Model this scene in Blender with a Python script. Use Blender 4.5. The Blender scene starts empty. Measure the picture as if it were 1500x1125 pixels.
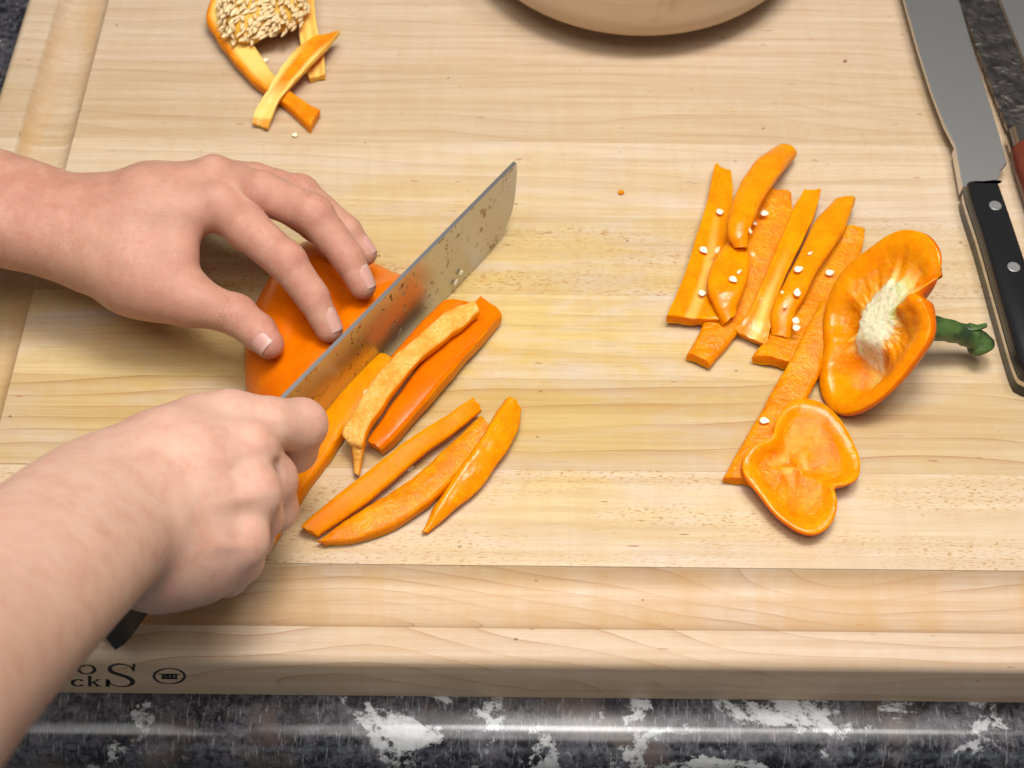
import bpy, bmesh, math, random
import numpy as np
from mathutils import Vector, Matrix
random.seed(7); np.random.seed(7)
scene = bpy.context.scene
MM = 0.001
# ---------------------------------------------------------------- camera
TH = math.radians(54.9); FPX = 2083.; DIST = 731.; ROLL = math.radians(0.6)
_r = np.array([1., 0, 0]); _u = np.array([0, math.sin(TH), math.cos(TH)]); VC = np.array([0, -math.cos(TH), math.sin(TH)])
VR = _r*math.cos(ROLL)+_u*math.sin(ROLL); VU = _u*math.cos(ROLL)-_r*math.sin(ROLL)
CAM = VC*DIST
cam_d = bpy.data.cameras.new('camera'); cam = bpy.data.objects.new('camera', cam_d); scene.collection.objects.link(cam)
cam_d.sensor_width = 36; cam_d.lens = 36*FPX/1500; cam_d.clip_start = 0.02; cam_d.clip_end = 50
M = Matrix.Identity(4)
for i in range(3):
    M[i][0] = VR[i]; M[i][1] = VU[i]; M[i][2] = VC[i]; M[i][3] = CAM[i]*MM
cam.matrix_world = M
cam_d.dof.use_dof = True; cam_d.dof.focus_distance = 0.69; cam_d.dof.aperture_fstop = 11
scene.camera = cam
scene.render.resolution_x = 1024; scene.render.resolution_y = 768
scene.view_settings.view_transform = 'Standard'; scene.view_settings.look = 'None'
scene.view_settings.exposure = 0; scene.view_settings.gamma = 1
# ---------------------------------------------------------------- light of the kitchen
world = bpy.data.worlds.new('World'); scene.world = world; world.use_nodes = True
world.node_tree.nodes['Background'].inputs[0].default_value = (1.0, 0.96, 0.92, 1)
world.node_tree.nodes['Background'].inputs[1].default_value = 0.11
def area(name, loc, target, sx, sy, power, col):
    d = bpy.data.lights.new(name, 'AREA'); d.shape = 'RECTANGLE'; d.size = sx; d.size_y = sy; d.energy = power; d.color = col
    o = bpy.data.objects.new(name, d); scene.collection.objects.link(o); o.location = loc
    o.rotation_euler = (Vector(target)-Vector(loc)).to_track_quat('-Z', 'Y').to_euler(); return o
area('ceiling_lamp', (0.08, 0.03, 1.10), (0.02, -0.02, 0), 0.30, 0.26, 8.6, (1.0, 0.98, 0.95))
area('ceiling_lamp', (0.55, 0.12, 1.55), (0, 0, 0), 0.30, 0.30, 6.5, (1.0, 0.98, 0.95))
area('overhead_fill', (-0.1, -0.5, 2.2), (0, -0.1, 0), 1.7, 1.3, 36, (1.0, 0.98, 0.95))  # unseen broad fill, added to soften shadows and lift the front
area('window_light', (0.35, -2.6, 1.25), (0.1, 0, 0), 2.3, 0.75, 5.0, (0.74, 0.87, 1.0))

def P(px, py, z=0.):
    d = VR*(px-750)/FPX-VU*(py-562.5)/FPX-VC
    return CAM+d*((z-CAM[2])/d[2])
def mmpx(p):                       # photograph pixels per mm at a point
    return FPX/float(-((np.asarray(p)-CAM)@VC))
# ---------------------------------------------------------------- material helpers
def C(r, g, b): return (r, g, b, 1)
class NT:
    def __init__(s, name):
        s.m = bpy.data.materials.new(name); s.m.use_nodes = True; s.t = s.m.node_tree
        s.b = s.t.nodes['Principled BSDF']; s.n = s.t.nodes; s.l = s.t.links
    def node(s, typ, **kw):
        n = s.n.new(typ)
        for k, v in kw.items(): setattr(n, k, v)
        return n
    def set(s, sock, v):
        if isinstance(v, bpy.types.NodeSocket): s.l.new(v, sock)
        elif isinstance(v, bpy.types.Node): s.l.new(v.outputs[0], sock)
        else: sock.default_value = v
    def coord(s, which='Object'): return s.node('ShaderNodeTexCoord').outputs[which]
    def mapping(s, vec, scale=(1, 1, 1), loc=(0, 0, 0), rot=(0, 0, 0)):
        n = s.node('ShaderNodeMapping'); s.set(n.inputs[0], vec); s.set(n.inputs[1], loc); n.inputs[2].default_value = rot; n.inputs[3].default_value = scale
        return n.outputs[0]
    def noise(s, vec, scale=5., detail=3., rough=.5, dist=0.):
        n = s.node('ShaderNodeTexNoise'); s.set(n.inputs['Vector'], vec); s.set(n.inputs['Scale'], scale)
        n.inputs['Detail'].default_value = detail; n.inputs['Roughness'].default_value = rough; n.inputs['Distortion'].default_value = dist
        return n.outputs[0]
    def voro(s, vec, scale, feature='F1', out=0):
        n = s.node('ShaderNodeTexVoronoi', feature=feature); s.set(n.inputs['Vector'], vec); n.inputs['Scale'].default_value = scale
        return n.outputs[out]
    def ramp(s, fac, stops, interp='LINEAR'):
        n = s.node('ShaderNodeValToRGB'); s.set(n.inputs[0], fac); n.color_ramp.interpolation = interp
        e = n.color_ramp.elements
        while len(e) < len(stops): e.new(0.5)
        for i, (p, c) in enumerate(stops):
            e[i].position = p; e[i].color = c if not isinstance(c, (int, float)) else (c, c, c, 1)
        return n.outputs[0]
    def mix(s, fac, a, b, blend='MIX'):
        n = s.node('ShaderNodeMix', data_type='RGBA', blend_type=blend)
        s.set(n.inputs[0], fac); s.set(n.inputs[6], a); s.set(n.inputs[7], b); return n.outputs[2]
    def math(s, op, a, b=0., c=0.):
        n = s.node('ShaderNodeMath', operation=op); s.set(n.inputs[0], a); s.set(n.inputs[1], b); s.set(n.inputs[2], c); return n.outputs[0]
    def sep(s, vec):
        n = s.node('ShaderNodeSeparateXYZ'); s.set(n.inputs[0], vec); return n.outputs
    def comb(s, x, y, z):
        n = s.node('ShaderNodeCombineXYZ')
        for i, v in enumerate((x, y, z)): s.set(n.inputs[i], v)
        return n.outputs[0]
    def attr(s, name):
        n = s.node('ShaderNodeAttribute', attribute_name=name); return n
    def bump(s, h, strength=.3, dist=.001, normal=None):
        n = s.node('ShaderNodeBump'); s.set(n.inputs['Height'], h); n.inputs['Strength'].default_value = strength; n.inputs['Distance'].default_value = dist
        if normal is not None: s.set(n.inputs['Normal'], normal)
        return n.outputs[0]
    def out(s, **kw):
        for k, v in kw.items(): s.set(s.b.inputs[k.replace('_', ' ')], v)
        return s.m
# ---------------------------------------------------------------- materials
def wood_material(name='maple'):
    t = NT(name); co = t.coord(); oi = t.node('ShaderNodeObjectInfo'); prm = t.sep(oi.outputs['Color'])   # line, fleck, hue
    rnd = oi.outputs['Random']
    off = t.comb(t.math('MULTIPLY', rnd, 3.1), t.math('MULTIPLY', rnd, 7.7), t.math('MULTIPLY', rnd, 1.3))
    v = t.node('ShaderNodeVectorMath', operation='ADD'); t.set(v.inputs[0], co); t.set(v.inputs[1], off); vec = v.outputs[0]
    x, y, z = t.sep(vec)
    # growth lines: bands across y bent by slow noise along x
    bend = t.noise(t.mapping(vec, (3.2, 9, 9)), 1., 2., .45)
    yy = t.math('ADD', t.math('MULTIPLY', y, 95.), t.math('MULTIPLY', bend, t.math('ADD', t.math('MULTIPLY', prm[2], 9.), 5.5)))
    yy = t.math('ADD', yy, t.math('MULTIPLY', z, 60.))
    saw = t.math('FRACT', yy)
    line = t.ramp(saw, [(0., 0.), (.72, .12), (.95, .35), (.975, 1.), (1., 0.)])
    gate = t.ramp(t.noise(t.mapping(vec, (5, 60, 60)), 1., 2.), [(.35, 0.), (.65, 1.)])
    line = t.math('MULTIPLY', line, t.math('ADD', t.math('MULTIPLY', gate, .8), .2))
    fib = t.noise(t.mapping(vec, (14, 900, 900)), 1., 4., .6)
    fib2 = t.noise(t.mapping(vec, (5, 160, 160)), 1., 3., .6)
    tone = t.noise(t.mapping(vec, (2.5, 22, 22)), 1., 3., .5)
    curl = t.noise(t.mapping(vec, (110, 16, 16), rot=(0, 0, .25)), 1., 2., .5, .4)
    base = t.mix(tone, C(.65, .55, .428), C(.575, .455, .332))
    base = t.mix(t.math('MULTIPLY', prm[2], .8), base, C(.59, .45, .35)); base = t.mix(t.math('SUBTRACT', 1., oi.outputs['Alpha']), base, C(.44, .32, .17))
    base = t.mix(t.ramp(fib2, [(.38, 0.), (.62, 1.)]), base, t.mix(1., base, C(.90, .85, .78), 'MULTIPLY'))
    base = t.mix(t.ramp(fib, [(.3, 1.), (.6, 0.)]), base, t.mix(1., base, C(.93, .88, .80), 'MULTIPLY'))
    base = t.mix(t.math('MINIMUM', t.math('MULTIPLY', t.math('MULTIPLY', line, prm[0]), 1.35), .9), base, C(.31, .15, .065))
    base = t.mix(t.math('MULTIPLY', t.ramp(curl, [(.42, 0.), (.6, 1.)]), .10), base, C(.45, .25, .10))
    # short flecks
    fl = t.noise(t.mapping(vec, (330, 1150, 1150), rot=(0, 0, .12)), 1., 1., .5)
    flm = t.ramp(t.noise(t.mapping(vec, (9, 60, 60)), 1., 2.), [(.40, 0.), (.62, 1.)])
    fm = t.math('MULTIPLY', t.ramp(fl, [(.57, 0.), (.68, 1.)]), t.math('MULTIPLY', flm, prm[1]))
    base = t.mix(fm, base, C(.40, .22, .08))
    # rare mineral flecks and red-brown dashes
    dash = t.ramp(t.noise(t.mapping(vec, (70, 420, 420)), 1., 1., .5), [(.765, 0.), (.80, 1.)])
    base = t.mix(t.math('MULTIPLY', dash, .75), base, C(.27, .10, .05))
    sp = t.ramp(t.voro(t.mapping(vec, (1, 1.5, 1.5)), 62.), [(.045, 1.), (.075, 0.)])
    spm = t.ramp(t.noise(vec, 23., 1.), [(.52, 0.), (.58, 1.)])
    base = t.mix(t.math('MULTIPLY', t.math('MULTIPLY', sp, spm), .75), base, C(.13, .06, .035))
    # yellow juice stains where the peppers were cut (object coordinates of the board)
    st = t.noise(t.mapping(co, (.55, 1.5, 1)), 20., 6., .66, .5)
    ox, oy, oz = t.sep(co)
    ex = t.math('POWER', t.math('MULTIPLY', t.math('ADD', ox, .035), 3.5), 2.)
    ey = t.math('POWER', t.math('MULTIPLY', t.math('ADD', oy, -.018), 7.8), 2.)
    m1 = t.math('POWER', 2.718, t.math('MULTIPLY', t.math('ADD', ex, ey), -1.)); m1 = t.math('MULTIPLY', m1, 1.)
    sm = t.math('MULTIPLY', t.ramp(st, [(.36, 0.), (.54, 1.)]), m1)
    sm2 = t.math('MULTIPLY', t.ramp(t.noise(t.mapping(co, (1, 1.6, 1), loc=(3, 1, 0)), 14., 4., .6, .5), [(.58, 0.), (.72, 1.)]), .22)
    sm = t.math('MAXIMUM', t.math('MULTIPLY', sm, .95), sm2)
    base = t.mix(sm, base, t.mix(1., base, C(1., .90, .42), 'MULTIPLY'))
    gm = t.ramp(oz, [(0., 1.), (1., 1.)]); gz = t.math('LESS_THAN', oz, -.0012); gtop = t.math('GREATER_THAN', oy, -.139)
    stain_shade = t.ramp(t.noise(t.mapping(co, (34, 9, 1)), 1., 4., .6, .5), [(.42, 0.), (.66, 1.)])
    base = t.mix(t.math('MULTIPLY', t.math('MULTIPLY', stain_shade, .75), t.math('MULTIPLY', gz, gtop)), base, C(.50, .30, .13))  # brown groove streaks: real stain, also painted in for missing wall shade
    # knife scratches
    sc = t.noise(t.mapping(co, (55, 700, 1), rot=(0, 0, -1.05)), 1., 1., .4)
    scm = t.math('MULTIPLY', t.ramp(sc, [(.66, 0.), (.70, 1.)]), t.math('MINIMUM', t.math('ADD', m1, .15), 1.))
    base = t.mix(t.math('MULTIPLY', scm, .38), base, C(.42, .26, .10))
    h = t.math('ADD', t.math('MULTIPLY', fib, .5), t.math('MULTIPLY', fm, -.8))
    rough = t.ramp(fib2, [(.2, .42), (.8, .58)])
    return t.out(Base_Color=base, Roughness=rough, Specular_IOR_Level=.35, Normal=t.bump(h, .22, .0004))
def skin_material():
    t = NT('skin'); co = t.coord(); a = t.attr('tint')
    red0 = t.sep(a.outputs['Vector']); md = t.ramp(t.noise(co, 90., 3., .6), [(.30, .25), (.62, 1.)]); red = [t.math('MULTIPLY', q, md) for q in red0]
    n1 = t.noise(co, 55., 4., .6); n2 = t.noise(co, 240., 3., .6); n3 = t.noise(co, 22., 2.)
    base = t.mix(n1, C(.54, .275, .19), C(.62, .345, .25))
    base = t.mix(t.ramp(n2, [(.45, 0.), (.72, .55)]), base, C(.50, .215, .145))
    base = t.mix(t.ramp(n3, [(.5, 0.), (.75, .35)]), base, C(.59, .365, .225))
    base = t.mix(red[0], base, C(.53, .185, .14))          # blush of knuckles and tips
    base = t.mix(red[1], base, C(.34, .155, .09))          # tanned wrist, darker creases; also dimmer light on the left arm, as colour
    base = t.mix(red[2], base, C(.68, .445, .34))          # paler skin over bone; also brighter light on the right arm, as colour
    frk = t.ramp(t.voro(co, 95.), [(.028, 1.), (.05, 0.)])
    base = t.mix(t.math('MULTIPLY', t.math('MULTIPLY', frk, t.ramp(t.noise(co, 40., 1.), [(.56, 0.), (.6, 1.)])), .55), base, C(.33, .15, .08))
    v1 = t.voro(t.mapping(co, (1, 1, 1)), 1150., 'DISTANCE_TO_EDGE'); v2 = t.noise(co, 700., 3., .6); v3 = t.voro(t.mapping(co, (1, 1, 1), rot=(.3, .2, .5)), 520., 'DISTANCE_TO_EDGE')
    h = t.math('ADD', t.math('ADD', t.ramp(v1, [(0., 0.), (.12, 1.)]), t.math('MULTIPLY', v2, 1.5)), t.math('MULTIPLY', t.ramp(v3, [(0., 0.), (.10, 1.)]), .9))
    return t.out(Base_Color=base, Roughness=t.ramp(n2, [(.3, .38), (.7, .52)]), Specular_IOR_Level=.40, Subsurface_Weight=.6,
                 Subsurface_Radius=(1., .36, .2), Subsurface_Scale=.0045, Normal=t.bump(h, .34, .00028))
def pepper_material(name, a, b, bumps, rough, sss=.35, pale=None, palefac=.0, spec=.17):
    t = NT(name); co = t.coord()
    n = t.noise(co, 75., 5., .66, .4); base = t.mix(t.ramp(n, [(.36, 0.), (.62, 1.)]), C(*a), C(*b)); base = t.mix(t.math('MULTIPLY', t.ramp(t.noise(co, 310., 3., .6), [(.50, 0.), (.66, 1.)]), .22), base, C(min(.9, b[0]*1.06), b[1]*1.35, b[2]*2))
    f = t.noise(co, 420., 4., .65)
    if pale is not None:
        cell = t.ramp(t.noise(co, 620., 3., .7), [(.5, 0.), (.66, 1.)])
        base = t.mix(t.math('MULTIPLY', t.math('MULTIPLY', cell, t.ramp(t.noise(co, 75., 2.), [(.42, .1), (.62, 1.)])), palefac), base, C(*pale))
    sp = t.attr('pith'); base = t.mix(t.sep(sp.outputs['Vector'])[0], base, C(.86, .58, .16))
    base = t.mix(t.sep(sp.outputs['Vector'])[1], base, C(.74, .68, .46))
    base = t.mix(t.sep(sp.outputs['Vector'])[2], base, C(.34, .44, .12))
    h = t.math('ADD', f, t.math('MULTIPLY', t.noise(co, 190., 2.), .8))
    return t.out(Base_Color=base, Roughness=rough, Specular_IOR_Level=spec, Subsurface_Weight=sss, Subsurface_Radius=(1., .42, .06),
                 Subsurface_Scale=.006, Normal=t.bump(h, bumps, .0012))
def plain(name, col, rough=.5, metal=0., spec=.5, noise=0., nscale=60., bump=0.):
    t = NT(name); co = t.coord(); n = t.noise(co, nscale, 3., .6)
    base = t.mix(t.math('MULTIPLY', n, noise), C(*col), C(*[c*.45 for c in col])) if noise else C(*col)
    kw = dict(Base_Color=base, Roughness=rough, Metallic=metal, Specular_IOR_Level=spec)
    if bump: kw['Normal'] = t.bump(n, bump, .001)
    return t.out(**kw)
def blade_material(name, wet=False, hammered=False, tone=.62):
    t = NT(name); co = t.coord(); col = C(tone, tone*.985, tone*.96)
    br = t.noise(t.mapping(co, (60, 60, 900)), 1., 3., .6)
    base = t.mix(t.math('MULTIPLY', br, .05), col, C(tone*.7, tone*.69, tone*.67)); rough = .33 if wet else .40
    nrm = t.bump(br, .004, .0005)
    if hammered:
        v = t.noise(co, 90., 2., .5, .6); nrm = t.bump(t.ramp(v, [(.3, 0.), (.7, 1.)]), .42, .0022)
        base = t.mix(t.ramp(t.noise(co, 140., 4., .6), [(.42, 0.), (.62, 1.)]), C(.34, .31, .29), C(.17, .155, .145)); rough = .34
    if wet:
        d = t.noise(t.mapping(co, (1, 1, .8)), 210., 3., .6, .5); m = t.ramp(t.noise(t.mapping(co, (1, 1, 1), loc=(.3, .1, .2)), 60., 2.), [(.46, 0.), (.54, 1.)])
        w = t.math('MULTIPLY', t.ramp(d, [(.585, 0.), (.625, 1.)]), m)
        base = t.mix(w, base, C(.26, .22, .18)); rough = t.mix(w, C(rough, rough, rough), C(.05, .05, .05)); nrm = t.bump(w, .5, .0006, nrm)
    return t.out(Base_Color=base, Roughness=rough, Metallic=1., Normal=nrm)
def granite_material():
    t = NT('dark_granite'); co = t.coord(); w = t.noise(co, 9., 2.)
    big = t.noise(t.mapping(co, (1, 1.3, 1.3), rot=(0, 0, .6)), 19., 5., .58, 1.1)
    med = t.noise(co, 62., 5., .68, .5); brn = t.noise(t.mapping(co, (1, 1, 1), loc=(2, 3, 0)), 21., 4., .6)
    fine = t.noise(co, 330., 4., .7)
    base = t.mix(t.ramp(t.math('ADD', t.math('MULTIPLY', med, .55), t.math('MULTIPLY', fine, .45)), [(.44, 0.), (.58, 1.)]), C(.009, .009, .012), C(.075, .073, .08))
    base = t.mix(t.math('MULTIPLY', t.ramp(brn, [(.54, 0.), (.66, 1.)]), .8), base, C(.085, .058, .05))
    edge = t.math('ADD', big, t.math('ADD', t.math('MULTIPLY', t.math('SUBTRACT', med, .5), .34), t.math('MULTIPLY', t.math('SUBTRACT', fine, .5), .22)))
    ox, oy, oz = t.sep(co)
    def hump(c, w): return t.math('POWER', 2.718, t.math('MULTIPLY', t.math('POWER', t.math('DIVIDE', t.math('SUBTRACT', ox, c), w), 2.), -1.))
    side = t.math('SUBTRACT', t.math('MULTIPLY', t.math('ADD', hump(-.01, .075), hump(.15, .035)), .10), .065)     # veins of quartz
    base = t.mix(t.ramp(t.math('ADD', edge, side), [(.565, 0.), (.605, .7), (.70, 1.)]), base, t.mix(med, C(.60, .615, .60), C(.24, .235, .24)))
    streak = t.noise(t.mapping(co, (620, 110, 110), rot=(0, 0, -.5)), 1., 4., .7)
    base = t.mix(t.math('MULTIPLY', t.ramp(streak, [(.56, 0.), (.66, 1.)]), .42), base, C(.26, .26, .27))
    return t.out(Base_Color=base, Roughness=.22, Specular_IOR_Level=.45)
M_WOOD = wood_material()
M_SKIN = skin_material()
M_NAIL = None
def nail_material():
    t = NT('nail'); a = t.attr('tint'); r = t.sep(a.outputs['Vector'])
    base = t.mix(r[0], C(.58, .30, .25), C(.68, .48, .39))
    base = t.mix(r[1], base, C(.58, .36, .28))
    return t.out(Base_Color=base, Roughness=.34, Specular_IOR_Level=.38, Subsurface_Weight=.2, Subsurface_Radius=(1., .4, .3), Subsurface_Scale=.002)
M_NAIL = nail_material()
M_PSKIN = pepper_material('pepper_skin', (.70, .140, .0001), (.74, .165, .0001), .05, .24, .6)
M_PSIDE = pepper_material('pepper_cut_side', (.76, .218, .0001), (.79, .258, .0001), .12, .34, .8, spec=.06)
M_PFLESH = pepper_material('pepper_flesh', (.74, .192, .0001), (.80, .292, .0001), .8, .15, .75, (.88, .42, .03), .5, .32)
M_PINNER = pepper_material('pepper_inner_wall', (.76, .222, .0001), (.80, .292, .0001), .22, .17, .75, (.82, .36, .02), .3, .30)
M_PALE = pepper_material('pepper_pale_flesh', (.70, .27, .02), (.78, .40, .08), .8, .38, .35, (.85, .58, .22), .8)
M_PITH = pepper_material('pepper_pith', (.74, .38, .035), (.78, .46, .09), .2, .45, .35)
M_SEED = plain('seed_cream', (.80, .60, .32), .42, noise=.25, nscale=300.)
M_SEEDW = plain('seed_white', (.86, .78, .58), .42, noise=.12, nscale=300.)
M_STEM = None
def stem_material():
    t = NT('green_stem'); co = t.coord(); n = t.noise(t.mapping(co, (40, 160, 160)), 1., 4., .6)
    base = t.mix(n, C(.035, .075, .016), C(.085, .145, .036))
    base = t.mix(t.ramp(t.noise(co, 70., 3., .6), [(.50, 0.), (.60, .85)]), base, C(.018, .032, .012))
    return t.out(Base_Color=base, Roughness=.38, Normal=t.bump(n, .35, .001))
M_STEM = stem_material()
M_BLADE = blade_material('wet_steel_blade', wet=True, tone=.50)
M_STEEL = blade_material('satin_steel', tone=.70)
M_SPINE = plain('polished_spine', (.45, .44, .43), .38, 1.)
M_HAMMER = blade_material('hammered_steel', hammered=True)
M_BLACK = plain('black_handle', (.012, .012, .013), .22, noise=.3)
M_RIVET = plain('grey_rivet', (.33, .32, .31), .4, .6)
M_TANG = plain('tang_steel', (.55, .52, .48), .22, 1.)
M_RED = plain('red_wood_handle', (.19, .035, .018), .34, noise=.8, nscale=120.)
M_INK = plain('burnt_brand_ink', (.018, .012, .012), .7)
M_GRAN = granite_material()
def bowl_material():
    t = NT('turned_bowl_wood'); co = t.coord(); v = t.mapping(co, (9, 30, 70)); n = t.noise(v, 1., 5., .6, .8); k = t.noise(co, 16., 3., .6, 1.)
    base = t.mix(n, C(.60, .455, .30), C(.42, .27, .145)); base = t.mix(t.ramp(k, [(.6, 0.), (.75, .6)]), base, C(.36, .17, .07))
    return t.out(Base_Color=base, Roughness=.36, Normal=t.bump(n, .1, .0008))
M_BOWL = bowl_material()
# ---------------------------------------------------------------- object helpers (all shapes given in mm)
def put(o): scene.collection.objects.link(o)
def meta(o, label=None, cat=None, group=None, kind=None):
    for k, v in (('label', label), ('category', cat), ('group', group), ('kind', kind)):
        if v: o[k] = v
def thing(name, loc, label, cat, group=None):
    o = bpy.data.objects.new(name, None); put(o); o.empty_display_size = .02; o.location = tuple(np.asarray(loc, float)*MM); meta(o, label, cat, group); return o
def mesh(name, V, F, mats, parent=None, fm=None, smooth=True, origin=None, attrs=None):
    V = np.asarray(V, dtype=np.float64)
    if origin is None: origin = np.array(parent_world(parent)) if parent is not None else np.zeros(3)
    me = bpy.data.meshes.new(name); me.from_pydata(((V-origin)*MM).tolist(), [], [list(map(int, f)) for f in F] if not isinstance(F, np.ndarray) else F.tolist())
    mats = mats if isinstance(mats, (list, tuple)) else [mats]
    for m in mats: me.materials.append(m)
    if fm is not None: me.polygons.foreach_set('material_index', np.asarray(fm, dtype=np.int32))
    me.polygons.foreach_set('use_smooth', np.full(len(me.polygons), bool(smooth)))
    for an, av in (attrs or {}).items():
        at = me.attributes.new(an, 'FLOAT_VECTOR', 'POINT'); at.data.foreach_set('vector', np.asarray(av, dtype=np.float32).ravel())
    me.update()
    o = bpy.data.objects.new(name, me); put(o)
    if parent is not None: o.parent = parent
    else: o.location = tuple(np.asarray(origin)*MM)
    return o
def parent_world(p):
    v = np.zeros(3)
    while p is not None: v += np.array(p.location)/MM; p = p.parent
    return v
def fix_normals(o):
    bm = bmesh.new(); bm.from_mesh(o.data); bmesh.ops.recalc_face_normals(bm, faces=bm.faces); bm.to_mesh(o.data); bm.free()
def sharp(o, deg=40):
    me = o.data; me.set_sharp_from_angle(angle=math.radians(deg))
def vnoise(p, seed=0):
    p = np.asarray(p, float); i = np.floor(p); f = p-i; f = f*f*(3-2*f); r = np.zeros(len(p))
    for dx in (0, 1):
        for dy in (0, 1):
            for dz in (0, 1):
                q = i+np.array([dx, dy, dz]); h = np.sin(q@np.array([127.1, 311.7, 74.7])+seed*17.3)*43758.5453; h -= np.floor(h)
                r += h*(f[:, 0] if dx else 1-f[:, 0])*(f[:, 1] if dy else 1-f[:, 1])*(f[:, 2] if dz else 1-f[:, 2])
    return r*2-1
def spline(pts, n):                # Catmull-Rom through rows of pts
    pts = np.asarray(pts, float); e = np.vstack([2*pts[0]-pts[1], pts, 2*pts[-1]-pts[-2]]); m = len(pts)-1; out = []
    for t in np.linspace(0, m, n):
        i = min(int(t), m-1); f = t-i; a, b, c, d = e[i:i+4]
        out.append(.5*((2*b)+(-a+c)*f+(2*a-5*b+4*c-d)*f*f+(-a+3*b-3*c+d)*f**3))
    return np.array(out)
def nrm(v): v = np.asarray(v, float); return v/(np.linalg.norm(v)+1e-12)
def tube(path, radii, seg=16, cap=True):
    path = np.asarray(path, float); n = len(path); V = []; F = []
    T = np.gradient(path, axis=0); side = nrm(np.cross(T[0], [0, 0, 1.0])) if abs(nrm(T[0])[2]) < .95 else np.array([1., 0, 0])
    for i in range(n):
        t = nrm(T[i]); side = nrm(side-t*(side@t)); b = np.cross(t, side)
        for k in range(seg):
            a = 2*math.pi*k/seg; V.append(path[i]+radii[i]*(side*math.cos(a)+b*math.sin(a)))
    for i in range(n-1):
        for k in range(seg): F.append((i*seg+k, i*seg+(k+1) % seg, (i+1)*seg+(k+1) % seg, (i+1)*seg+k))
    if cap: F.append(tuple(range(seg))[::-1]); F.append(tuple((n-1)*seg+k for k in range(seg)))
    return np.array(V), F
def prism(poly, z0, z1, bevel=0.):
    """closed outline in XY (mm, counter-clockwise) between z0 and z1 with a bevelled upper edge"""
    poly = np.asarray(poly, float); n = len(poly); c = poly.mean(0)
    rings = [(poly, z0), (poly, z1-bevel)] if bevel else [(poly, z0), (poly, z1)]
    if bevel:
        e = np.roll(poly, -1, 0)-np.roll(poly, 1, 0); nn = np.stack([e[:, 1], -e[:, 0]], 1); nn /= np.linalg.norm(nn, axis=1)[:, None]+1e-9
        area2 = np.sum(poly[:, 0]*np.roll(poly[:, 1], -1)-np.roll(poly[:, 0], -1)*poly[:, 1]); s = 1 if area2 > 0 else -1
        rings.append((poly-nn*s*bevel*.35, z1-bevel*.3)); rings.append((poly-nn*s*bevel, z1))
    V = np.vstack([np.c_[p, np.full(n, z)] for p, z in rings]); F = []
    for r in range(len(rings)-1):
        for k in range(n): F.append((r*n+k, r*n+(k+1) % n, (r+1)*n+(k+1) % n, (r+1)*n+k))
    F.append(tuple(range(n))[::-1]); F.append(tuple((len(rings)-1)*n+k for k in range(n)))
    return V, F

# ================================================================ COUNTER AND BOARD
CZ = -38.
def build_counter():
    prof = [(700, CZ)]
    for y in np.linspace(640, -160, 60): prof.append((y, CZ))
    R = 17.; cy = -168.
    for a in np.linspace(90, 0, 14): prof.append((cy-R*math.cos(math.radians(a)), CZ-R+R*math.sin(math.radians(a))))
    prof += [(cy-R, CZ-50), (cy-R+6, CZ-56), (700, CZ-56)]
    xs = np.linspace(-800, 900, 40); n = len(prof); V = []; F = []
    for x in xs:
        for (y, z) in prof: V.append((x, y, z))
    for i in range(len(xs)-1):
        for k in range(n): F.append((i*n+k, i*n+(k+1) % n, (i+1)*n+(k+1) % n, (i+1)*n+k))
    F.append(tuple(range(n))); F.append(tuple((len(xs)-1)*n+k for k in range(n))[::-1])
    o = mesh('countertop', V, F, M_GRAN); fix_normals(o); sharp(o, 35); meta(o, kind='structure')
build_counter()
BX0, BX1, BY0, BY1 = -310., 395., -154.6, 372.
GX0, GX1, GY0, GY1 = -257.4, 350., -104.6, 322.      # inner edge of the juice groove
GW, GD, RR = 32.5, 8.2, 5.5
def board_z(x, y):
    cx, cy = (GX0+GX1)/2, (GY0+GY1)/2; rc = 6.
    qx = np.abs(x-cx)-((GX1-GX0)/2-rc); qy = np.abs(y-cy)-((GY1-GY0)/2-rc)
    d = np.hypot(np.maximum(qx, 0), np.maximum(qy, 0))+np.minimum(np.maximum(qx, qy), 0)-rc
    s = np.clip(d/GW, 0, 1); z = -GD*(1-np.abs(2*s-1)**3.6)
    z = np.where((d > 0) & (d < GW), z, 0.)
    e = np.minimum(np.minimum(x-BX0, BX1-x), np.minimum(y-BY0, BY1-y)); e = np.clip(e, 0, RR)
    return z-(RR-np.sqrt(np.maximum(RR**2-(RR-e)**2, 0)))
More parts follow.
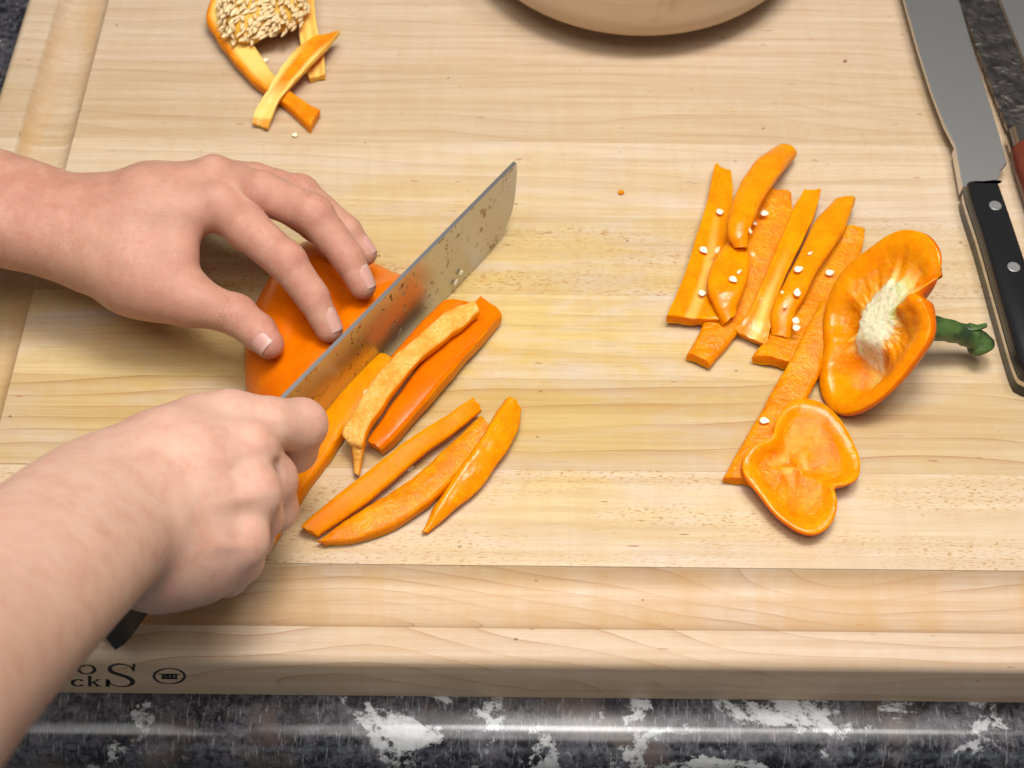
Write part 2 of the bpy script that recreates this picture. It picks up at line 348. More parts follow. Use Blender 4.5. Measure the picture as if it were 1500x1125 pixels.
def build_board():
    root = thing('cutting_board', (0, 0, 0), 'large maple cutting board of glued strips with a juice groove on the dark granite counter', 'cutting board')
    gl = [GX0-GW+GW*k/14 for k in range(15)]; gr = [GX1+GW*k/8 for k in range(9)]
    ed = [RR*(1-math.cos(a)) for a in np.linspace(0, math.pi/2, 7)]
    xs = sorted(set([round(v, 3) for v in [BX0+e for e in ed]+gl+[GX0+.4]+list(np.linspace(GX0+8, GX1-8, 30))+gr+[BX1-e for e in ed]]))
    gy = [GY0-GW+GW*k/14 for k in range(15)]; gyb = [GY1+GW*k/8 for k in range(9)]
    cuts = [BY0, -104.75, -51.6, 3.2, 59., 114.3, 173., 238., 298., BY1]
    looks = [(.8, .1, .95, .93), (.12, .95, .30, 1.), (1., .12, .25, .58), (.35, .2, .0, .97), (.15, 1., .1, .78), (.4, .25, .15, .97), (.5, .3, .3, .66), (.4, .2, .5, .82), (.4, .2, .6, .70)]  # last three (rear) planks darker in colour, for light fading to the back
    for i in range(len(cuts)-1):
        y0, y1 = cuts[i]+(.05 if i else 0), cuts[i+1]-(.05 if i < len(cuts)-2 else 0)
        ys = [y0, y1]+[v for v in gy+gyb+[GY0+.4]+[BY0+e for e in ed]+[BY1-e for e in ed]+list(np.linspace(y0, y1, 5)) if y0+.3 < v < y1-.3]
        ch = []
        if i: ch.append(y0+.12)
        ys = np.array(sorted(set([round(v, 3) for v in ys+ch]))); X, Y = np.meshgrid(xs, ys, indexing='ij'); Z = board_z(X, Y)
        if i: Z[:, 0] -= .15
        nx, ny = len(xs), len(ys); V = np.stack([X, Y, Z], -1).reshape(-1, 3).tolist(); F = []
        for a in range(nx-1):
            for b in range(ny-1): F.append((a*ny+b, (a+1)*ny+b, (a+1)*ny+b+1, a*ny+b+1))
        ring = [a*ny for a in range(nx)]+[(nx-1)*ny+b for b in range(1, ny)]+[a*ny+ny-1 for a in range(nx-2, -1, -1)]+[b for b in range(ny-2, 0, -1)]
        base = len(V)
        for r in ring: V.append((V[r][0], V[r][1], CZ+.2))
        m = len(ring)
        for k in range(m): F.append((ring[k], base+k, base+(k+1) % m, ring[(k+1) % m]))
        F.append(tuple(base+k for k in range(m))[::-1])
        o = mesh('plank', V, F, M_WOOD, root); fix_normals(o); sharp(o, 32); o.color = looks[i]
    # burnt-in writing on the front edge
    def fp(px, py):                                # point on the front face
        d = VR*(px-750)/FPX-VU*(py-562.5)/FPX-VC; q = CAM+d*((BY0-CAM[1])/d[1]); return q[0], q[2]
    def stroke(name, pts, widths, parent, n=26, closed=False):
        c = spline(np.c_[np.array([fp(*p) for p in pts]), np.array(widths)*.33], n); xy = c[:, :2]; w = c[:, 2]; T = np.gradient(xy, axis=0); T /= np.linalg.norm(T, axis=1)[:, None]+1e-9
        N = np.stack([-T[:, 1], T[:, 0]], 1); A = xy+N*w[:, None]*.5; B = xy-N*w[:, None]*.5; V = []; F = []
        for a, b in zip(A, B):
            for q, yy in ((a, BY0-.12), (b, BY0-.12), (a, BY0+.4), (b, BY0+.4)): V.append((q[0], yy, q[1]))
        for k in range(n-1):
            i, j = 4*k, 4*k+4; F += [(i, i+1, j+1, j), (i+2, j+2, j+3, i+3), (i, j, j+2, i+2), (i+1, i+3, j+3, j+1)]
        F += [(0, 2, 3, 1), (4*n-4, 4*n-3, 4*n-1, 4*n-2)]
        return V, F
    def glyph(name, strokes, label=None):
        V = []; F = []
        for pts, w in strokes:
            v, f = stroke(name, pts, w, root); b = len(V); V += v; F += [tuple(q+b for q in ff) for ff in f]
        o = mesh(name, V, F, M_INK, root, smooth=False); fix_normals(o); meta(o, label)
    def ell(cx, cy, rx, ry, wx, wy, a0=0, a1=360, n=17):
        pts = []; ws = []
        for a in np.linspace(a0, a1, n):
            r = math.radians(a); pts.append((cx+rx*math.cos(r), cy-ry*math.sin(r))); ws.append(wx*abs(math.cos(r))+wy*abs(math.sin(r)))
        return pts, ws
    glyph('brand_letter', [ell(127, 980.5, 11.8, 6.4, 4.6, 2.0)], 'small serif letter o')
    glyph('brand_letter', [ell(114.5, 1000, 8.5, 4.6, 4.8, 2.2, 48, 318), ([(119.5, 996.2), (121, 997.6)], [3.6, 3.2])], 'small serif letter c')
    glyph('brand_letter', [([(131.5, 990), (131.5, 1005)], [4.6, 4.6]), ([(144.5, 995.6), (134, 1000.2)], [2.4, 2.2]), ([(136, 999), (144, 1004.8)], [4.6, 4.6]),
                           ([(128, 990.4), (132, 990.4)], [2, 2]), ([(128, 1004.8), (136, 1004.8)], [2, 2]), ([(140.5, 1004.8), (148.5, 1004.8)], [2, 2]), ([(140.5, 995.4), (147.5, 995.4)], [2, 2])], 'small serif letter k')
    glyph('brand_letter', [([(157, 995), (157, 1005)], [4.4, 4.4]), ([(153.5, 1004.8), (161, 1004.8)], [2, 2])], 'small serif stem beside the big S')
    glyph('brand_letter', [([(194.5, 980.5), (190, 975.6), (181, 973.4), (171, 973.2), (163, 975.5), (160.6, 980), (165, 984.6), (175, 988), (187, 992), (194.3, 997.2), (192.5, 1002.4), (184, 1005.4), (174, 1005.3), (165.5, 1003.2), (160.5, 999.6)],
                            [2.6, 2.6, 2.4, 2.8, 4.6, 6.2, 8.4, 9.2, 9.2, 7.6, 5.4, 3.0, 2.6, 2.6, 2.6]),
                           ([(196.4, 973), (195.4, 983)], [3.4, 3.4]), ([(159.6, 996), (158.6, 1005.4)], [3.4, 3.4])], 'large serif letter S')
    glyph('emblem_ring', [ell(248, 990.3, 22.6, 11.2, 3.4, 2.2, 0, 360, 25)], 'oval ring of the certification mark')
    glyph('emblem_letters', [([(232, 987.2), (264, 987.6)], [3.0, 3.0]), ([(236, 993.4), (260, 993.8)], [3.2, 3.2]), ([(239.6, 994.4), (239.6, 987)], [5.2, 5.2]), ([(245.8, 994.6), (245.8, 987)], [5.2, 5.2]), ([(252, 994.6), (252, 987)], [5., 5.]), ([(257.6, 994.6), (258, 987)], [3.4, 3.4])], 'dense worn letters inside the ring')
build_board()

# ================================================================ PEPPER PIECES
def ribbon(parent, name, st, thick=5.5, top=M_PFLESH, n=34, m=11, bow=1.2, rough=.35, bottom=M_PSKIN, pith=None, side=M_PSIDE, jag=.8, label=None):
    """slab swept along stations (ax, ay, bx, by, za, zb): edge A and edge B of its upper face"""
    S = np.array([np.r_[P(s[0], s[1], s[4]), P(s[2], s[3], s[5])] for s in st]); S = spline(S, n); A, B = S[:, :3], S[:, 3:]
    mid = (A+B)/2; T = np.gradient(mid, axis=0); V = []; F = []; fm = []; at = []; seed = random.random()*90
    ns = 4; per = m+ns*2+m-2+2-2
    rows = []
    for i in range(n):
        t = nrm(T[i]); w = B[i]-A[i]; nn = nrm(np.cross(w, t)); nn = nn if nn[2] > 0 else -nn
        ww = np.linalg.norm(w); th = min(thick, max(1.2, ww*.9)); row = []
        endj = 0.
        if i in (0, n-1): endj = 1.
        for k in range(m):
            u = k/(m-1); p = A[i]+w*u+nn*bow*(1-(2*u-1)**2); ec = .5*(max(0, abs(2*u-1)-.8)/.2)**2; row.append((p-nn*ec, 0, u))
        for k in range(1, ns): row.append((B[i]-nn*th*k/ns+nrm(w)*.35*math.sin(math.pi*k/ns), 2, 1.))
        for k in range(m):
            u = 1-k/(m-1); row.append((A[i]+w*u-nn*(th-bow*(1-(2*u-1)**2)*.8), 1, u))
        for k in range(1, ns): row.append((A[i]-nn*th*(1-k/ns)-nrm(w)*.35*math.sin(math.pi*k/ns), 2, 0.))
        rows.append((row, t, nn))
    per = len(rows[0][0]); pts = np.array([q[0] for r in rows for q in r[0]]); kinds = [q[1] for q in rows[0][0]]
    nz = vnoise(pts*.42, seed)+.6*vnoise(pts*.95, seed+3); low = vnoise(pts*.09, seed+8); lat = vnoise(pts*.13, seed+11)
    for i in range(n):
        row, t, nn = rows[i]
        for k in range(per):
            j = i*per+k; a = rough if kinds[k] == 0 else .12
            pts[j] += nn*(nz[j]*a)+nn*low[j]*.6+nrm(np.cross(t, nn))*(lat[j]*.45+nz[j]*.12)
            if i in (0, n-1): pts[j] += t*vnoise(pts[j:j+1]*.55, seed+5)[0]*jag
            if i in (1, n-2): pts[j] += t*vnoise(pts[j:j+1]*.55, seed+5)[0]*jag*.5
            pi = pith(i/(n-1), row[k][2]) if pith and kinds[k] == 0 else 0.
            at.append((pi, 0, 0))
    pts[:, 2] = np.maximum(pts[:, 2], .15)
    for i in range(n-1):
        for k in range(per):
            k2 = (k+1) % per; F.append((i*per+k, i*per+k2, (i+1)*per+k2, (i+1)*per+k))
            fm.append(0 if k < m-1 else (1 if m+ns-2 < k < 2*m+ns-2 else 2))
    c0 = len(pts); pts = np.vstack([pts, pts[:per].mean(0), pts[(n-1)*per:n*per].mean(0)]); at += [(0, 0, 0)]*2
    for k in range(per):
        F.append((k, c0, (k+1) % per)); F.append(((n-1)*per+k, (n-1)*per+(k+1) % per, c0+1)); fm += [2, 2]
    o = mesh(name, pts, F, [top, bottom, side], parent, fm, attrs={'pith': at}); fix_normals(o); sharp(o, 55)
    return o
def strip(st, label, **kw):
    """one cut slice: a top-level mesh with its origin on its own middle"""
    S = np.array([(P(s[0], s[1], s[4])+P(s[2], s[3], s[5]))/2 for s in st]); org = S.mean(0); org[2] = 0
    g = kw.pop('group'); r = thing('pepper_slice', org, label, 'pepper slice', g)
    return r
LG = 'orange pepper slices beside the chef knife'; RG = 'orange pepper slices in the pile on the right'
def one(label, group, st, **kw):
    S = np.array([(P(s[0], s[1], s[4])+P(s[2], s[3], s[5]))/2 for s in st]); org = S.mean(0); org[2] = 0
    class _O: pass
    extra = kw.pop('extra', None)
    o = ribbon(None, 'pepper_slice', st, **kw)
    me = o.data; co = np.empty(len(me.vertices)*3); me.vertices.foreach_get('co', co); co = co.reshape(-1, 3)-org*MM; me.vertices.foreach_set('co', co.ravel()); me.update(); o.location = tuple(org*MM)
    meta(o, label, 'pepper slice', group)
    return o
def Z(st, *z):                     # attach heights: one number per station (both edges) or pairs
    out = []
    for s, q in zip(st, z): a, b = (q, q) if not isinstance(q, tuple) else q; out.append((*s, a, b))
    return out
one('smooth skin-side slice tucked between the blade and the pale speckled slice', LG, Z([(648, 440, 688, 443), (622, 466, 662, 466), (595, 496, 632, 496), (566, 530, 600, 527)], 15, 15, 14, 12), top=M_PSKIN, bow=2., rough=.08, thick=7)
one('long slice running from the blade under the gripping fist', LG, Z([(557, 516, 574, 524), (500, 560, 536, 578), (474, 592, 506, 622), (455, 636, 482, 662), (430, 690, 450, 708), (404, 745, 424, 752), (391, 788, 400, 794)], 14, 13, 11, 9, 8, 8, 7), top=M_PSIDE, bow=.5, rough=.12, thick=8)
one('curved pale speckled slice with a thin tail hanging off its lower end', LG, Z([(690, 441, 702, 454), (650, 459, 662, 488), (608, 495, 616, 524), (570, 529, 586, 558), (543, 560, 562, 590), (520, 600, 541, 622), (500, 634, 530, 650), (514, 656, 531, 660), (518, 676, 528, 678), (519, 693, 526, 695)], 21, 22, 23, 23, 22, 19, 16, 12, 8, 5), top=M_PALE, bow=.4, rough=.5, n=46, thick=5)
one('broad glossy slice lying skin up, right of the speckled slice', LG, Z([(703, 433, 735, 457), (672, 466, 705, 492), (632, 513, 667, 534), (592, 565, 627, 581), (556, 617, 580, 634), (538, 645, 557, 657)], 11, 13, 14, 14, 12, 10), top=M_PSKIN, bow=.9, rough=.06, thick=9)
one('straight smooth slice with square ends, second outermost row below the blade', LG, Z([(694, 582, 707, 600), (640, 617, 662, 635), (590, 650, 612, 670), (520, 705, 545, 729), (441, 770, 466, 785)], (12, 9), (13, 10), (13, 10), (12, 9), (9, 6)), top=M_PSIDE, bow=.3, rough=.08, thick=6)
one('bowed yellow-orange slice with its fleshy side up and a pointed lower end', LG, Z([(702, 608, 722, 628), (672, 638, 700, 654), (640, 668, 669, 693), (600, 702, 625, 735), (545, 737, 575, 767), (500, 766, 525, 787), (466, 792, 476, 796)], 9, 9, 9, 9, 8, 7, 5), top=M_PFLESH, bow=1., rough=.4, thick=6)
one('short slice tapering to a point, farthest right of the slices by the knife', LG, Z([(749, 581, 765, 598), (722, 618, 759, 632), (698, 657, 736, 670), (668, 697, 702, 716), (642, 740, 658, 754), (619, 778, 626, 781)], (12, 7), (13, 7), (13, 7), (11, 6), (9, 5), 3), top=M_PINNER, bow=.6, rough=.35, thick=6)
# --- pile on the right
one('speckled slice lying lowest, its square end poking out at the bottom left of the pile', RG, Z([(1122, 276, 1160, 280), (1088, 318, 1160, 322), (1066, 382, 1142, 390), (1050, 434, 1108, 450), (1022, 491, 1064, 504), (1007, 518, 1040, 532)], 10, 9, 8, 7, 7, 7), top=M_PFLESH, rough=.55, thick=6)
one('wide speckled slice under the seeded slices with its cut end facing the viewer', RG, Z([(1228, 331, 1267, 334), (1195, 372, 1259, 380), (1168, 428, 1236, 442), (1130, 484, 1206, 508), (1104, 520, 1170, 534)], 9, 8, 8, 8, 8), top=M_PFLESH, rough=.55, thick=7)
one('leftmost slice of the pile, narrow at the top and folded broad at the foot', RG, Z([(1049, 238, 1071, 248), (1040, 278, 1074, 292), (1017, 358, 1074, 368), (994, 424, 1066, 430), (977, 460, 1056, 466)], 8, 9, 11, 12, (11, 12)), top=M_PINNER, rough=.35, bow=-1.5, thick=7, pith=lambda u, v: .8*max(0, 1-abs(v-.45)*7)*max(0, min(1, (u-.3)*4)))
one('slice with a whitish rib down its middle and a forked foot', RG, Z([(1178, 276, 1203, 274), (1160, 312, 1190, 320), (1135, 372, 1163, 376), (1110, 430, 1141, 428), (1090, 468, 1130, 474), (1074, 482, 1121, 504)], 15, 16, 16, 14, 11, 8), top=M_PINNER, rough=.25, bow=-1., thick=6, pith=lambda u, v: .95*max(0, 1-abs(v-.5-.12*u)*3.4)*max(0, min(1, (u-.35)*3)))
one('broad bent slice with three seeds on it, right of the whitish rib', RG, Z([(1222, 291, 1253, 287), (1195, 322, 1236, 336), (1168, 378, 1202, 386), (1146, 420, 1180, 428), (1130, 456, 1163, 464), (1130, 490, 1159, 496)], 13, 18, 20, 19, 15, 9), top=M_PINNER, rough=.15, bow=1.4, thick=6)
one('crescent slice lying near the left of the pile with one seed on it', RG, Z([(1066, 352, 1096, 348), (1043, 388, 1098, 392), (1039, 422, 1088, 426), (1049, 450, 1080, 446), (1063, 473, 1080, 456)], 16, 19, 19, 16, 13), top=M_PINNER, rough=.15, bow=1.8, thick=5.5)
one('arched slice on top of the pile, its upper end leaning away to the upper right', RG, Z([(1140, 211, 1167, 219), (1110, 232, 1146, 248), (1085, 268, 1120, 285), (1070, 308, 1107, 312), (1069, 342, 1098, 342), (1077, 362, 1095, 363)], 11, 20, 26, 28, 26, 22), top=M_PINNER, rough=.1, bow=2., thick=5.5)
one('long speckled slice reaching from the pile down under the heart shaped end piece', RG, Z([(1201, 442, 1222, 448), (1160, 522, 1207, 528), (1132, 572, 1183, 580), (1100, 628, 1152, 642), (1060, 698, 1104, 704)], (14, 16), (10, 11), (8, 9), (7, 8), (6, 7)), top=M_PFLESH, rough=.5, thick=6.5)

def cap_piece(name, parent, pix, pc, nvec, prof, back, mats, nr=20, nphi=120, colour=None, noise=.4):
    """lobed pepper end: outline in photo pixels laid on the plane through pc with normal nvec; prof(s, phi) = height of the open face, back(s) = depth of the outer skin"""
    nvec = nrm(nvec); O = CAM
    def onplane(px, py):
        d = VR*(px-750)/FPX-VU*(py-562.5)/FPX-VC; t = ((pc-O)@nvec)/(d@nvec); return O+d*t
    ex = nrm(np.array([1., 0, 0])-nvec*nvec[0]); ey = np.cross(nvec, ex)
    Q = np.array([onplane(*q) for q in pix]); xy = np.c_[(Q-pc)@ex, (Q-pc)@ey]
    closed = np.vstack([xy[-2:], xy, xy[:3]]); dn = spline(closed, 900); dn = dn[int(900*2/(len(closed)-1)):int(900*(2+len(xy))/(len(closed)-1))]
    ang = np.arctan2(dn[:, 1], dn[:, 0]); rad = np.hypot(dn[:, 0], dn[:, 1]); od = np.argsort(ang); ang = ang[od]; rad = rad[od]
    ph = np.linspace(-math.pi, math.pi, nphi, endpoint=False); R = np.interp(ph, np.r_[ang-2*math.pi, ang, ang+2*math.pi], np.r_[rad, rad, rad])
    V = [pc+nvec*prof(0, 0)]; at = [colour(0, 0) if colour else (0, 0, 0)]; F = []; fm = []; sd = random.random()*50
    ss = list(np.linspace(0, 1, nr+1)[1:])
    for s in ss:
        for k in range(nphi):
            p = pc+ex*R[k]*s*math.cos(ph[k])+ey*R[k]*s*math.sin(ph[k])+nvec*prof(s, ph[k])
            V.append(p); at.append(colour(s, ph[k]) if colour else (0, 0, 0))
    nf = len(V)
    for s in list(np.linspace(1, 0, 13)[:-1]):
        gs = 1+.07*math.sin(math.pi*(1-s)*.5)*(s > .3) if s < 1 else 1.0
        for k in range(nphi):
            rs = s if s < 1 else 1.012
            V.append(pc+ex*R[k]*rs*math.cos(ph[k])+ey*R[k]*rs*math.sin(ph[k])-nvec*(back(s, ph[k])+(.9 if s == 1 else 0)))
            at.append((0, 0, 0))
    V.append(pc-nvec*back(0, 0)); at.append((0, 0, 0)); V = np.array(V)
    nz = vnoise(V*.5, sd)+.5*vnoise(V*1.1, sd+1); V[:nf] += nvec*(nz[:nf]*noise)[:, None]; lowf = vnoise(V*.07, sd+2); V += nvec*(lowf*.7)[:, None]
    for k in range(nphi): F.append((0, 1+k, 1+(k+1) % nphi)); fm.append(0)
    rings = nr+12
    for r in range(rings-1):
        for k in range(nphi):
            a = 1+r*nphi+k; b = 1+r*nphi+(k+1) % nphi; F.append((a, a+nphi, b+nphi, b)); fm.append((3 if len(mats) > 3 and r < nr*.2 else 0) if r < nr*.72-1 else (2 if r < nr-1 else 1))
    for k in range(nphi): F.append((1+(rings-1)*nphi+k, len(V)-1, 1+(rings-1)*nphi+(k+1) % nphi)); fm.append(1)
    V[:, 2] = np.maximum(V[:, 2], .2)
    o = mesh(name, V, F, mats, parent, fm, attrs={'pith': at}); fix_normals(o)
    return o, ex, ey, nvec
# heart shaped blossom end, hollow side up
pc = P(1170, 682, 13.); nv = np.array([.02, -.10, 1.])
rt = thing('pepper_end_piece', (pc[0], pc[1], 0), 'heart shaped blossom end of an orange pepper lying hollow side up on the lowest slice', 'pepper piece')
pix9 = [(1177, 585), (1206, 593), (1228, 614), (1245, 640), (1259, 674), (1256, 700), (1238, 711), (1222, 716), (1226, 738), (1219, 764), (1198, 781), (1172, 779), (1138, 755), (1113, 725), (1091, 696), (1089, 672), (1104, 655), (1130, 640), (1138, 615), (1155, 592)]
def prof9(s, ph): 
    rim = 2.2*math.exp(-((s-.88)/.14)**2); lob = .5+.5*math.cos(3*(ph-.2)); return rim-6.5*(1-s**2)*(1-.5*math.exp(-(s/.18)**2))*(.65+.5*lob)
def col9(s, ph):
    k = max(0, 1-abs(s-.16)/.12)*(.5+.5*math.cos(2*(ph-.6)))**3+.6*max(0, 1-abs(s-.42)/.16)*(.5+.5*math.cos(ph-2.5))**24
    return (min(1, k), 0, 0)
cap_piece('pepper_wall', rt, pix9, pc, nv, prof9, lambda s, ph: 12*(1-s**3)**.6, [M_PFLESH, M_PSKIN, M_PINNER], colour=col9, noise=.3)
# stem end, cut face towards the left
pc = P(1288, 474, 36.); nv = np.array([-.72, -.20, .66])
rt = thing('pepper_stem_end', (pc[0], pc[1], 0), 'sliced off pepper top with green stem and white core, standing on its edge', 'pepper top')
pix10 = [(1279, 361), (1305, 343), (1332, 337), (1358, 346), (1374, 372), (1369, 404), (1346, 428), (1362, 446), (1365, 484), (1346, 520), (1309, 564), (1277, 592), (1245, 606), (1221, 602), (1205, 580), (1201, 550), (1208, 512), (1208, 462), (1223, 416), (1249, 384)]
NA = math.radians(27)
def adif(a, b): return math.atan2(math.sin(a-b), math.cos(a-b))
def lobes10(ph): return math.exp(-(adif(ph, NA)/.22)**2)
def g2(u, v, a, b, q): return math.exp(-((u-a)**2+(v-b)**2)/q**2)
def core10(s, ph):
    u, v = s*math.cos(ph), s*math.sin(ph); a = math.radians(48); x = (u+.02)*math.cos(a)+(v-.02)*math.sin(a); y = -(u+.02)*math.sin(a)+(v-.02)*math.cos(a)
    return math.hypot(x/.46, y/.285)*(1+.10*nz1(ph*5, 3.)+.06*nz1(ph*13, 9.))
def nz1(x, k): return float(vnoise(np.array([[3*math.cos(x/5.)+k, 3*math.sin(x/5.), k]]) if False else np.array([[x, k, .3]]), 2)[0])
def pit(u, v, a, b, q, w=.045): return 1/(1+math.exp((math.hypot(u-a, v-b)-q)/w))
def prof10(s, ph):
    u, v = s*math.cos(ph), s*math.sin(ph); q = core10(s, ph)
    z = 2.*math.exp(-((s-.86)/.14)**2)-15*pit(u, v, -.30, -.46, .24)-6*pit(u, v, -.56, .20, .20, .05)-3.*pit(u, v, .05, .58, .27, .07)-5*pit(u, v, .30, -.30, .22, .06)-3*pit(u, v, -.02, -.62, .2, .06)
    z += .9*nz1(ph*9, 1.+2*s)*math.exp(-((s-.6)/.2)**2)
    d = adif(ph, NA); w = max(0, min(1, (s-.40)/.15))
    z += w*(6.5*math.exp(-((d+.30)/.30)**2) if d < 0 else -3.*math.exp(-(d/.35)**2))
    z -= 4.5*math.exp(-(d/.06)**2)*w
    return z+2.6/(1+math.exp((q-1)*24))
def col10(s, ph):
    q = core10(s, ph); c = max(0, min(1, (1.04-q)/.08)); e = max(0, min(1, (1.32+.35*nz1(ph*11, 5.)-q)/.3))*.7
    gr = .65*max(0., math.sin(9*ph+31*s)*math.cos(7*ph-37*s)-.45)*1.8 if q < .85 else 0
    if abs(adif(ph, NA)) < .5 and .80 < q < 1.15: gr = .5
    return (e, c, gr)
def back10(s, ph): return 2+18*(1-s**2.6)**.7*(1-.35*lobes10(ph))
o10, ex, ey, n10 = cap_piece('pepper_wall', rt, pix10, pc, nv, prof10, back10, [M_PFLESH, M_PSKIN, M_PINNER, M_PITH], nr=44, nphi=220, colour=col10, noise=.25)
pth = spline([P(1322, 472, 30), P(1372, 481, 26), P(1408, 489, 21), P(1432, 499, 17), P(1438, 512, 13)], 22)
rad = np.interp(np.linspace(0, 1, 22), [0, .4, .7, .88, 1], [7.2, 5.6, 5.6, 6.8, 6.6])
V, F = tube(pth, rad, 20); V = V+(vnoise(V*.35, 4)*.5)[:, None]*np.array([.5, .5, 1]); o = mesh('stem', V, F, M_STEM, rt); fix_normals(o)
V, F = prism(np.array([P(*q)[:2] for q in ((1412, 478, 26), (1420, 472, 26), (1432, 475, 26), (1445, 472, 26), (1447, 477, 26), (1436, 482, 26), (1422, 484, 26))]), 24.6, 26., .4); o = mesh('stem_scrap', V, F, M_STEM, rt); fix_normals(o)

# half pepper under the left hand, cut face at the blade
Q0 = np.array([-22.9, 73.4]); AX = np.array([.577, .817]); BX = np.array([-.817, .577])
def build_half():
    out = [(590, 398, 12), (550, 383, 10), (505, 370, 8), (455, 361, 5), (415, 385, 5), (385, 430, 5), (362, 480, 5), (357, 520, 6), (361, 575, 6), (390, 640, 5), (440, 690, 4), (520, 660, 4), (600, 560, 4), (650, 470, 4), (640, 420, 8)]
    XY = np.array([P(*q)[:2] for q in out]); c = np.array(P(478, 505, 18)[:2]); d = XY-c; closed = np.vstack([d[-2:], d, d[:3]]); dn = spline(closed, 800)
    ang = np.arctan2(dn[:, 1], dn[:, 0]); rad = np.hypot(*dn.T); od = np.argsort(ang); ang, rad = ang[od], rad[od]
    nphi, nr = 110, 26; ph = np.linspace(-math.pi, math.pi, nphi, endpoint=False); R = np.interp(ph, np.r_[ang-2*math.pi, ang, ang+2*math.pi], np.r_[rad]*1 if False else np.r_[rad, rad, rad])
    V = []; F = []
    def top(x, y, s):
        b = (np.array([x, y])-Q0)@BX; a = (np.array([x, y])-Q0)@AX
        val = math.exp(-((b-27)/9.)**2)*math.exp(-((a+78)/40.)**2)
        return 41*(1-s**2.4)**.55-9*val*(1-s**2)
    V.append((c[0], c[1], top(c[0], c[1], 0)))
    ss = [math.sin(t) for t in np.linspace(0, math.pi/2, nr+1)[1:]]
    for s in ss:
        for k in range(nphi):
            p = c+R[k]*s*np.array([math.cos(ph[k]), math.sin(ph[k])]); V.append((p[0], p[1], max(.3, top(p[0], p[1], s))))
    for s in ss[::-1]:
        for k in range(nphi):
            si = s*.93; p = c+R[k]*si*np.array([math.cos(ph[k]), math.sin(ph[k])]); V.append((p[0], p[1], max(.2, top(p[0], p[1], s)-5.5)))
    V.append((c[0], c[1], top(c[0], c[1], 0)-6)); n = len(V)
    for k in range(nphi): F.append((0, 1+k, 1+(k+1) % nphi)); F.append((n-1, 1+(2*nr-1)*nphi+(k+1) % nphi, 1+(2*nr-1)*nphi+k))
    for r in range(2*nr-1):
        for k in range(nphi): a = 1+r*nphi+k; b = 1+r*nphi+(k+1) % nphi; F.append((a, a+nphi, b+nphi, b))
    V = np.array(V); V[:, 2] += vnoise(V*.045, 3)*1.2*(V[:, 2] > 6); V[:, 2] = np.maximum(V[:, 2], .2)
    org = np.array([c[0], c[1], 0]); o = mesh('pepper_half', V, F, [M_PSKIN, M_PSIDE], None, origin=org)
    bm = bmesh.new(); bm.from_mesh(o.data); q = (np.r_[Q0, 0]-org+np.r_[BX*1.3, 0])*MM
    g = bmesh.ops.bisect_plane(bm, geom=bm.verts[:]+bm.edges[:]+bm.faces[:], plane_co=q, plane_no=(BX[0], BX[1], 0), clear_inner=True)
    eds = [e for e in g['geom_cut'] if isinstance(e, bmesh.types.BMEdge)]
    r = bmesh.ops.holes_fill(bm, edges=bm.edges[:], sides=0)
    for f in r['faces']: f.material_index = 1; f.smooth = False
    bmesh.ops.recalc_face_normals(bm, faces=bm.faces); bm.to_mesh(o.data); bm.free()
    meta(o, 'half an orange pepper lying cut side down under the curled fingertips, being sliced', 'pepper half')
build_half()

# ---------------------------------------------------------------- seeds
def seed_mesh(name, L, W, T, mat):
    V = []; F = []; n, s = 8, 10
    V.append((-L/2, 0, 0))
    for i in range(1, n):
        u = i/n; x = -L/2+L*u; r = math.sin(math.pi*u)**.7*(1+.25*math.cos(math.pi*u))
        for k in range(s): a = 2*math.pi*k/s; V.append((x, W/2*r*math.cos(a), T/2*r*math.sin(a)))
    V.append((L/2, 0, 0))
    for k in range(s): F.append((0, 1+(k+1) % s, 1+k)); F.append((len(V)-1, 1+(n-2)*s+k, 1+(n-2)*s+(k+1) % s))
    for i in range(n-2):
        for k in range(s): F.append((1+i*s+k, 1+i*s+(k+1) % s, 1+(i+1)*s+(k+1) % s, 1+(i+1)*s+k))
    me = bpy.data.meshes.new(name); me.from_pydata((np.array(V)*MM).tolist(), [], F); me.materials.append(mat)
    me.polygons.foreach_set('use_smooth', np.ones(len(F), bool)); return me
SEED_ME = [seed_mesh('seed', 4.7, 4.0, 1.0, M_SEEDW), seed_mesh('seed', 5.4, 3.8, .95, M_SEEDW), seed_mesh('seed', 5., 2.6, 1.4, M_SEED)]
def loose_seed(px, py, z, ang, tilt, label, k=0, sc=1., group='loose pale pepper seeds'):
    o = bpy.data.objects.new('pepper_seed', SEED_ME[k]); put(o); o.location = tuple(P(px, py, z)*MM); o.rotation_euler = (math.radians(tilt), math.radians(random.uniform(-12, 12)), math.radians(ang)); o.scale = (sc,)*3
    meta(o, label, 'seed', group)
loose_seed(1055, 310, 11, 20, 8, 'white seed highest on the leftmost slice of the pile')
loose_seed(1031, 366, 12.5, -50, 10, 'white seed halfway down the leftmost slice near its outer edge', 1)
loose_seed(1051, 366, 17, 60, 25, 'seed halfway down the leftmost slice, against the crescent slice', 2, 1.1)
loose_seed(1029, 429, 13, 15, 8, 'white seed lowest on the leftmost slice, above its folded foot', 0)
loose_seed(1120, 312, 14, -20, 5, 'white seed high on the dark speckled slice right of the arched slice', 0, 1.05)
loose_seed(1106, 327, 13, 60, 10, 'tiny seed below the highest seed beside the arched slice', 0, .62)
loose_seed(1099, 338, 28, 100, 30, 'narrow seed on the lower right edge of the arched slice', 2, .9)
loose_seed(1103, 373, 19, -70, 30, 'narrow seed just below the lower end of the arched slice', 2, .85)
loose_seed(1074, 409, 22.5, -50, 8, 'white seed lying on the middle of the crescent slice', 1)
loose_seed(1170, 394, 23, 20, 8, 'white seed highest on the broad bent slice with three seeds', 1)
loose_seed(1216, 399, 12, 25, 8, 'white seed on the speckled slice nearest the sliced off top', 1, 1.05)
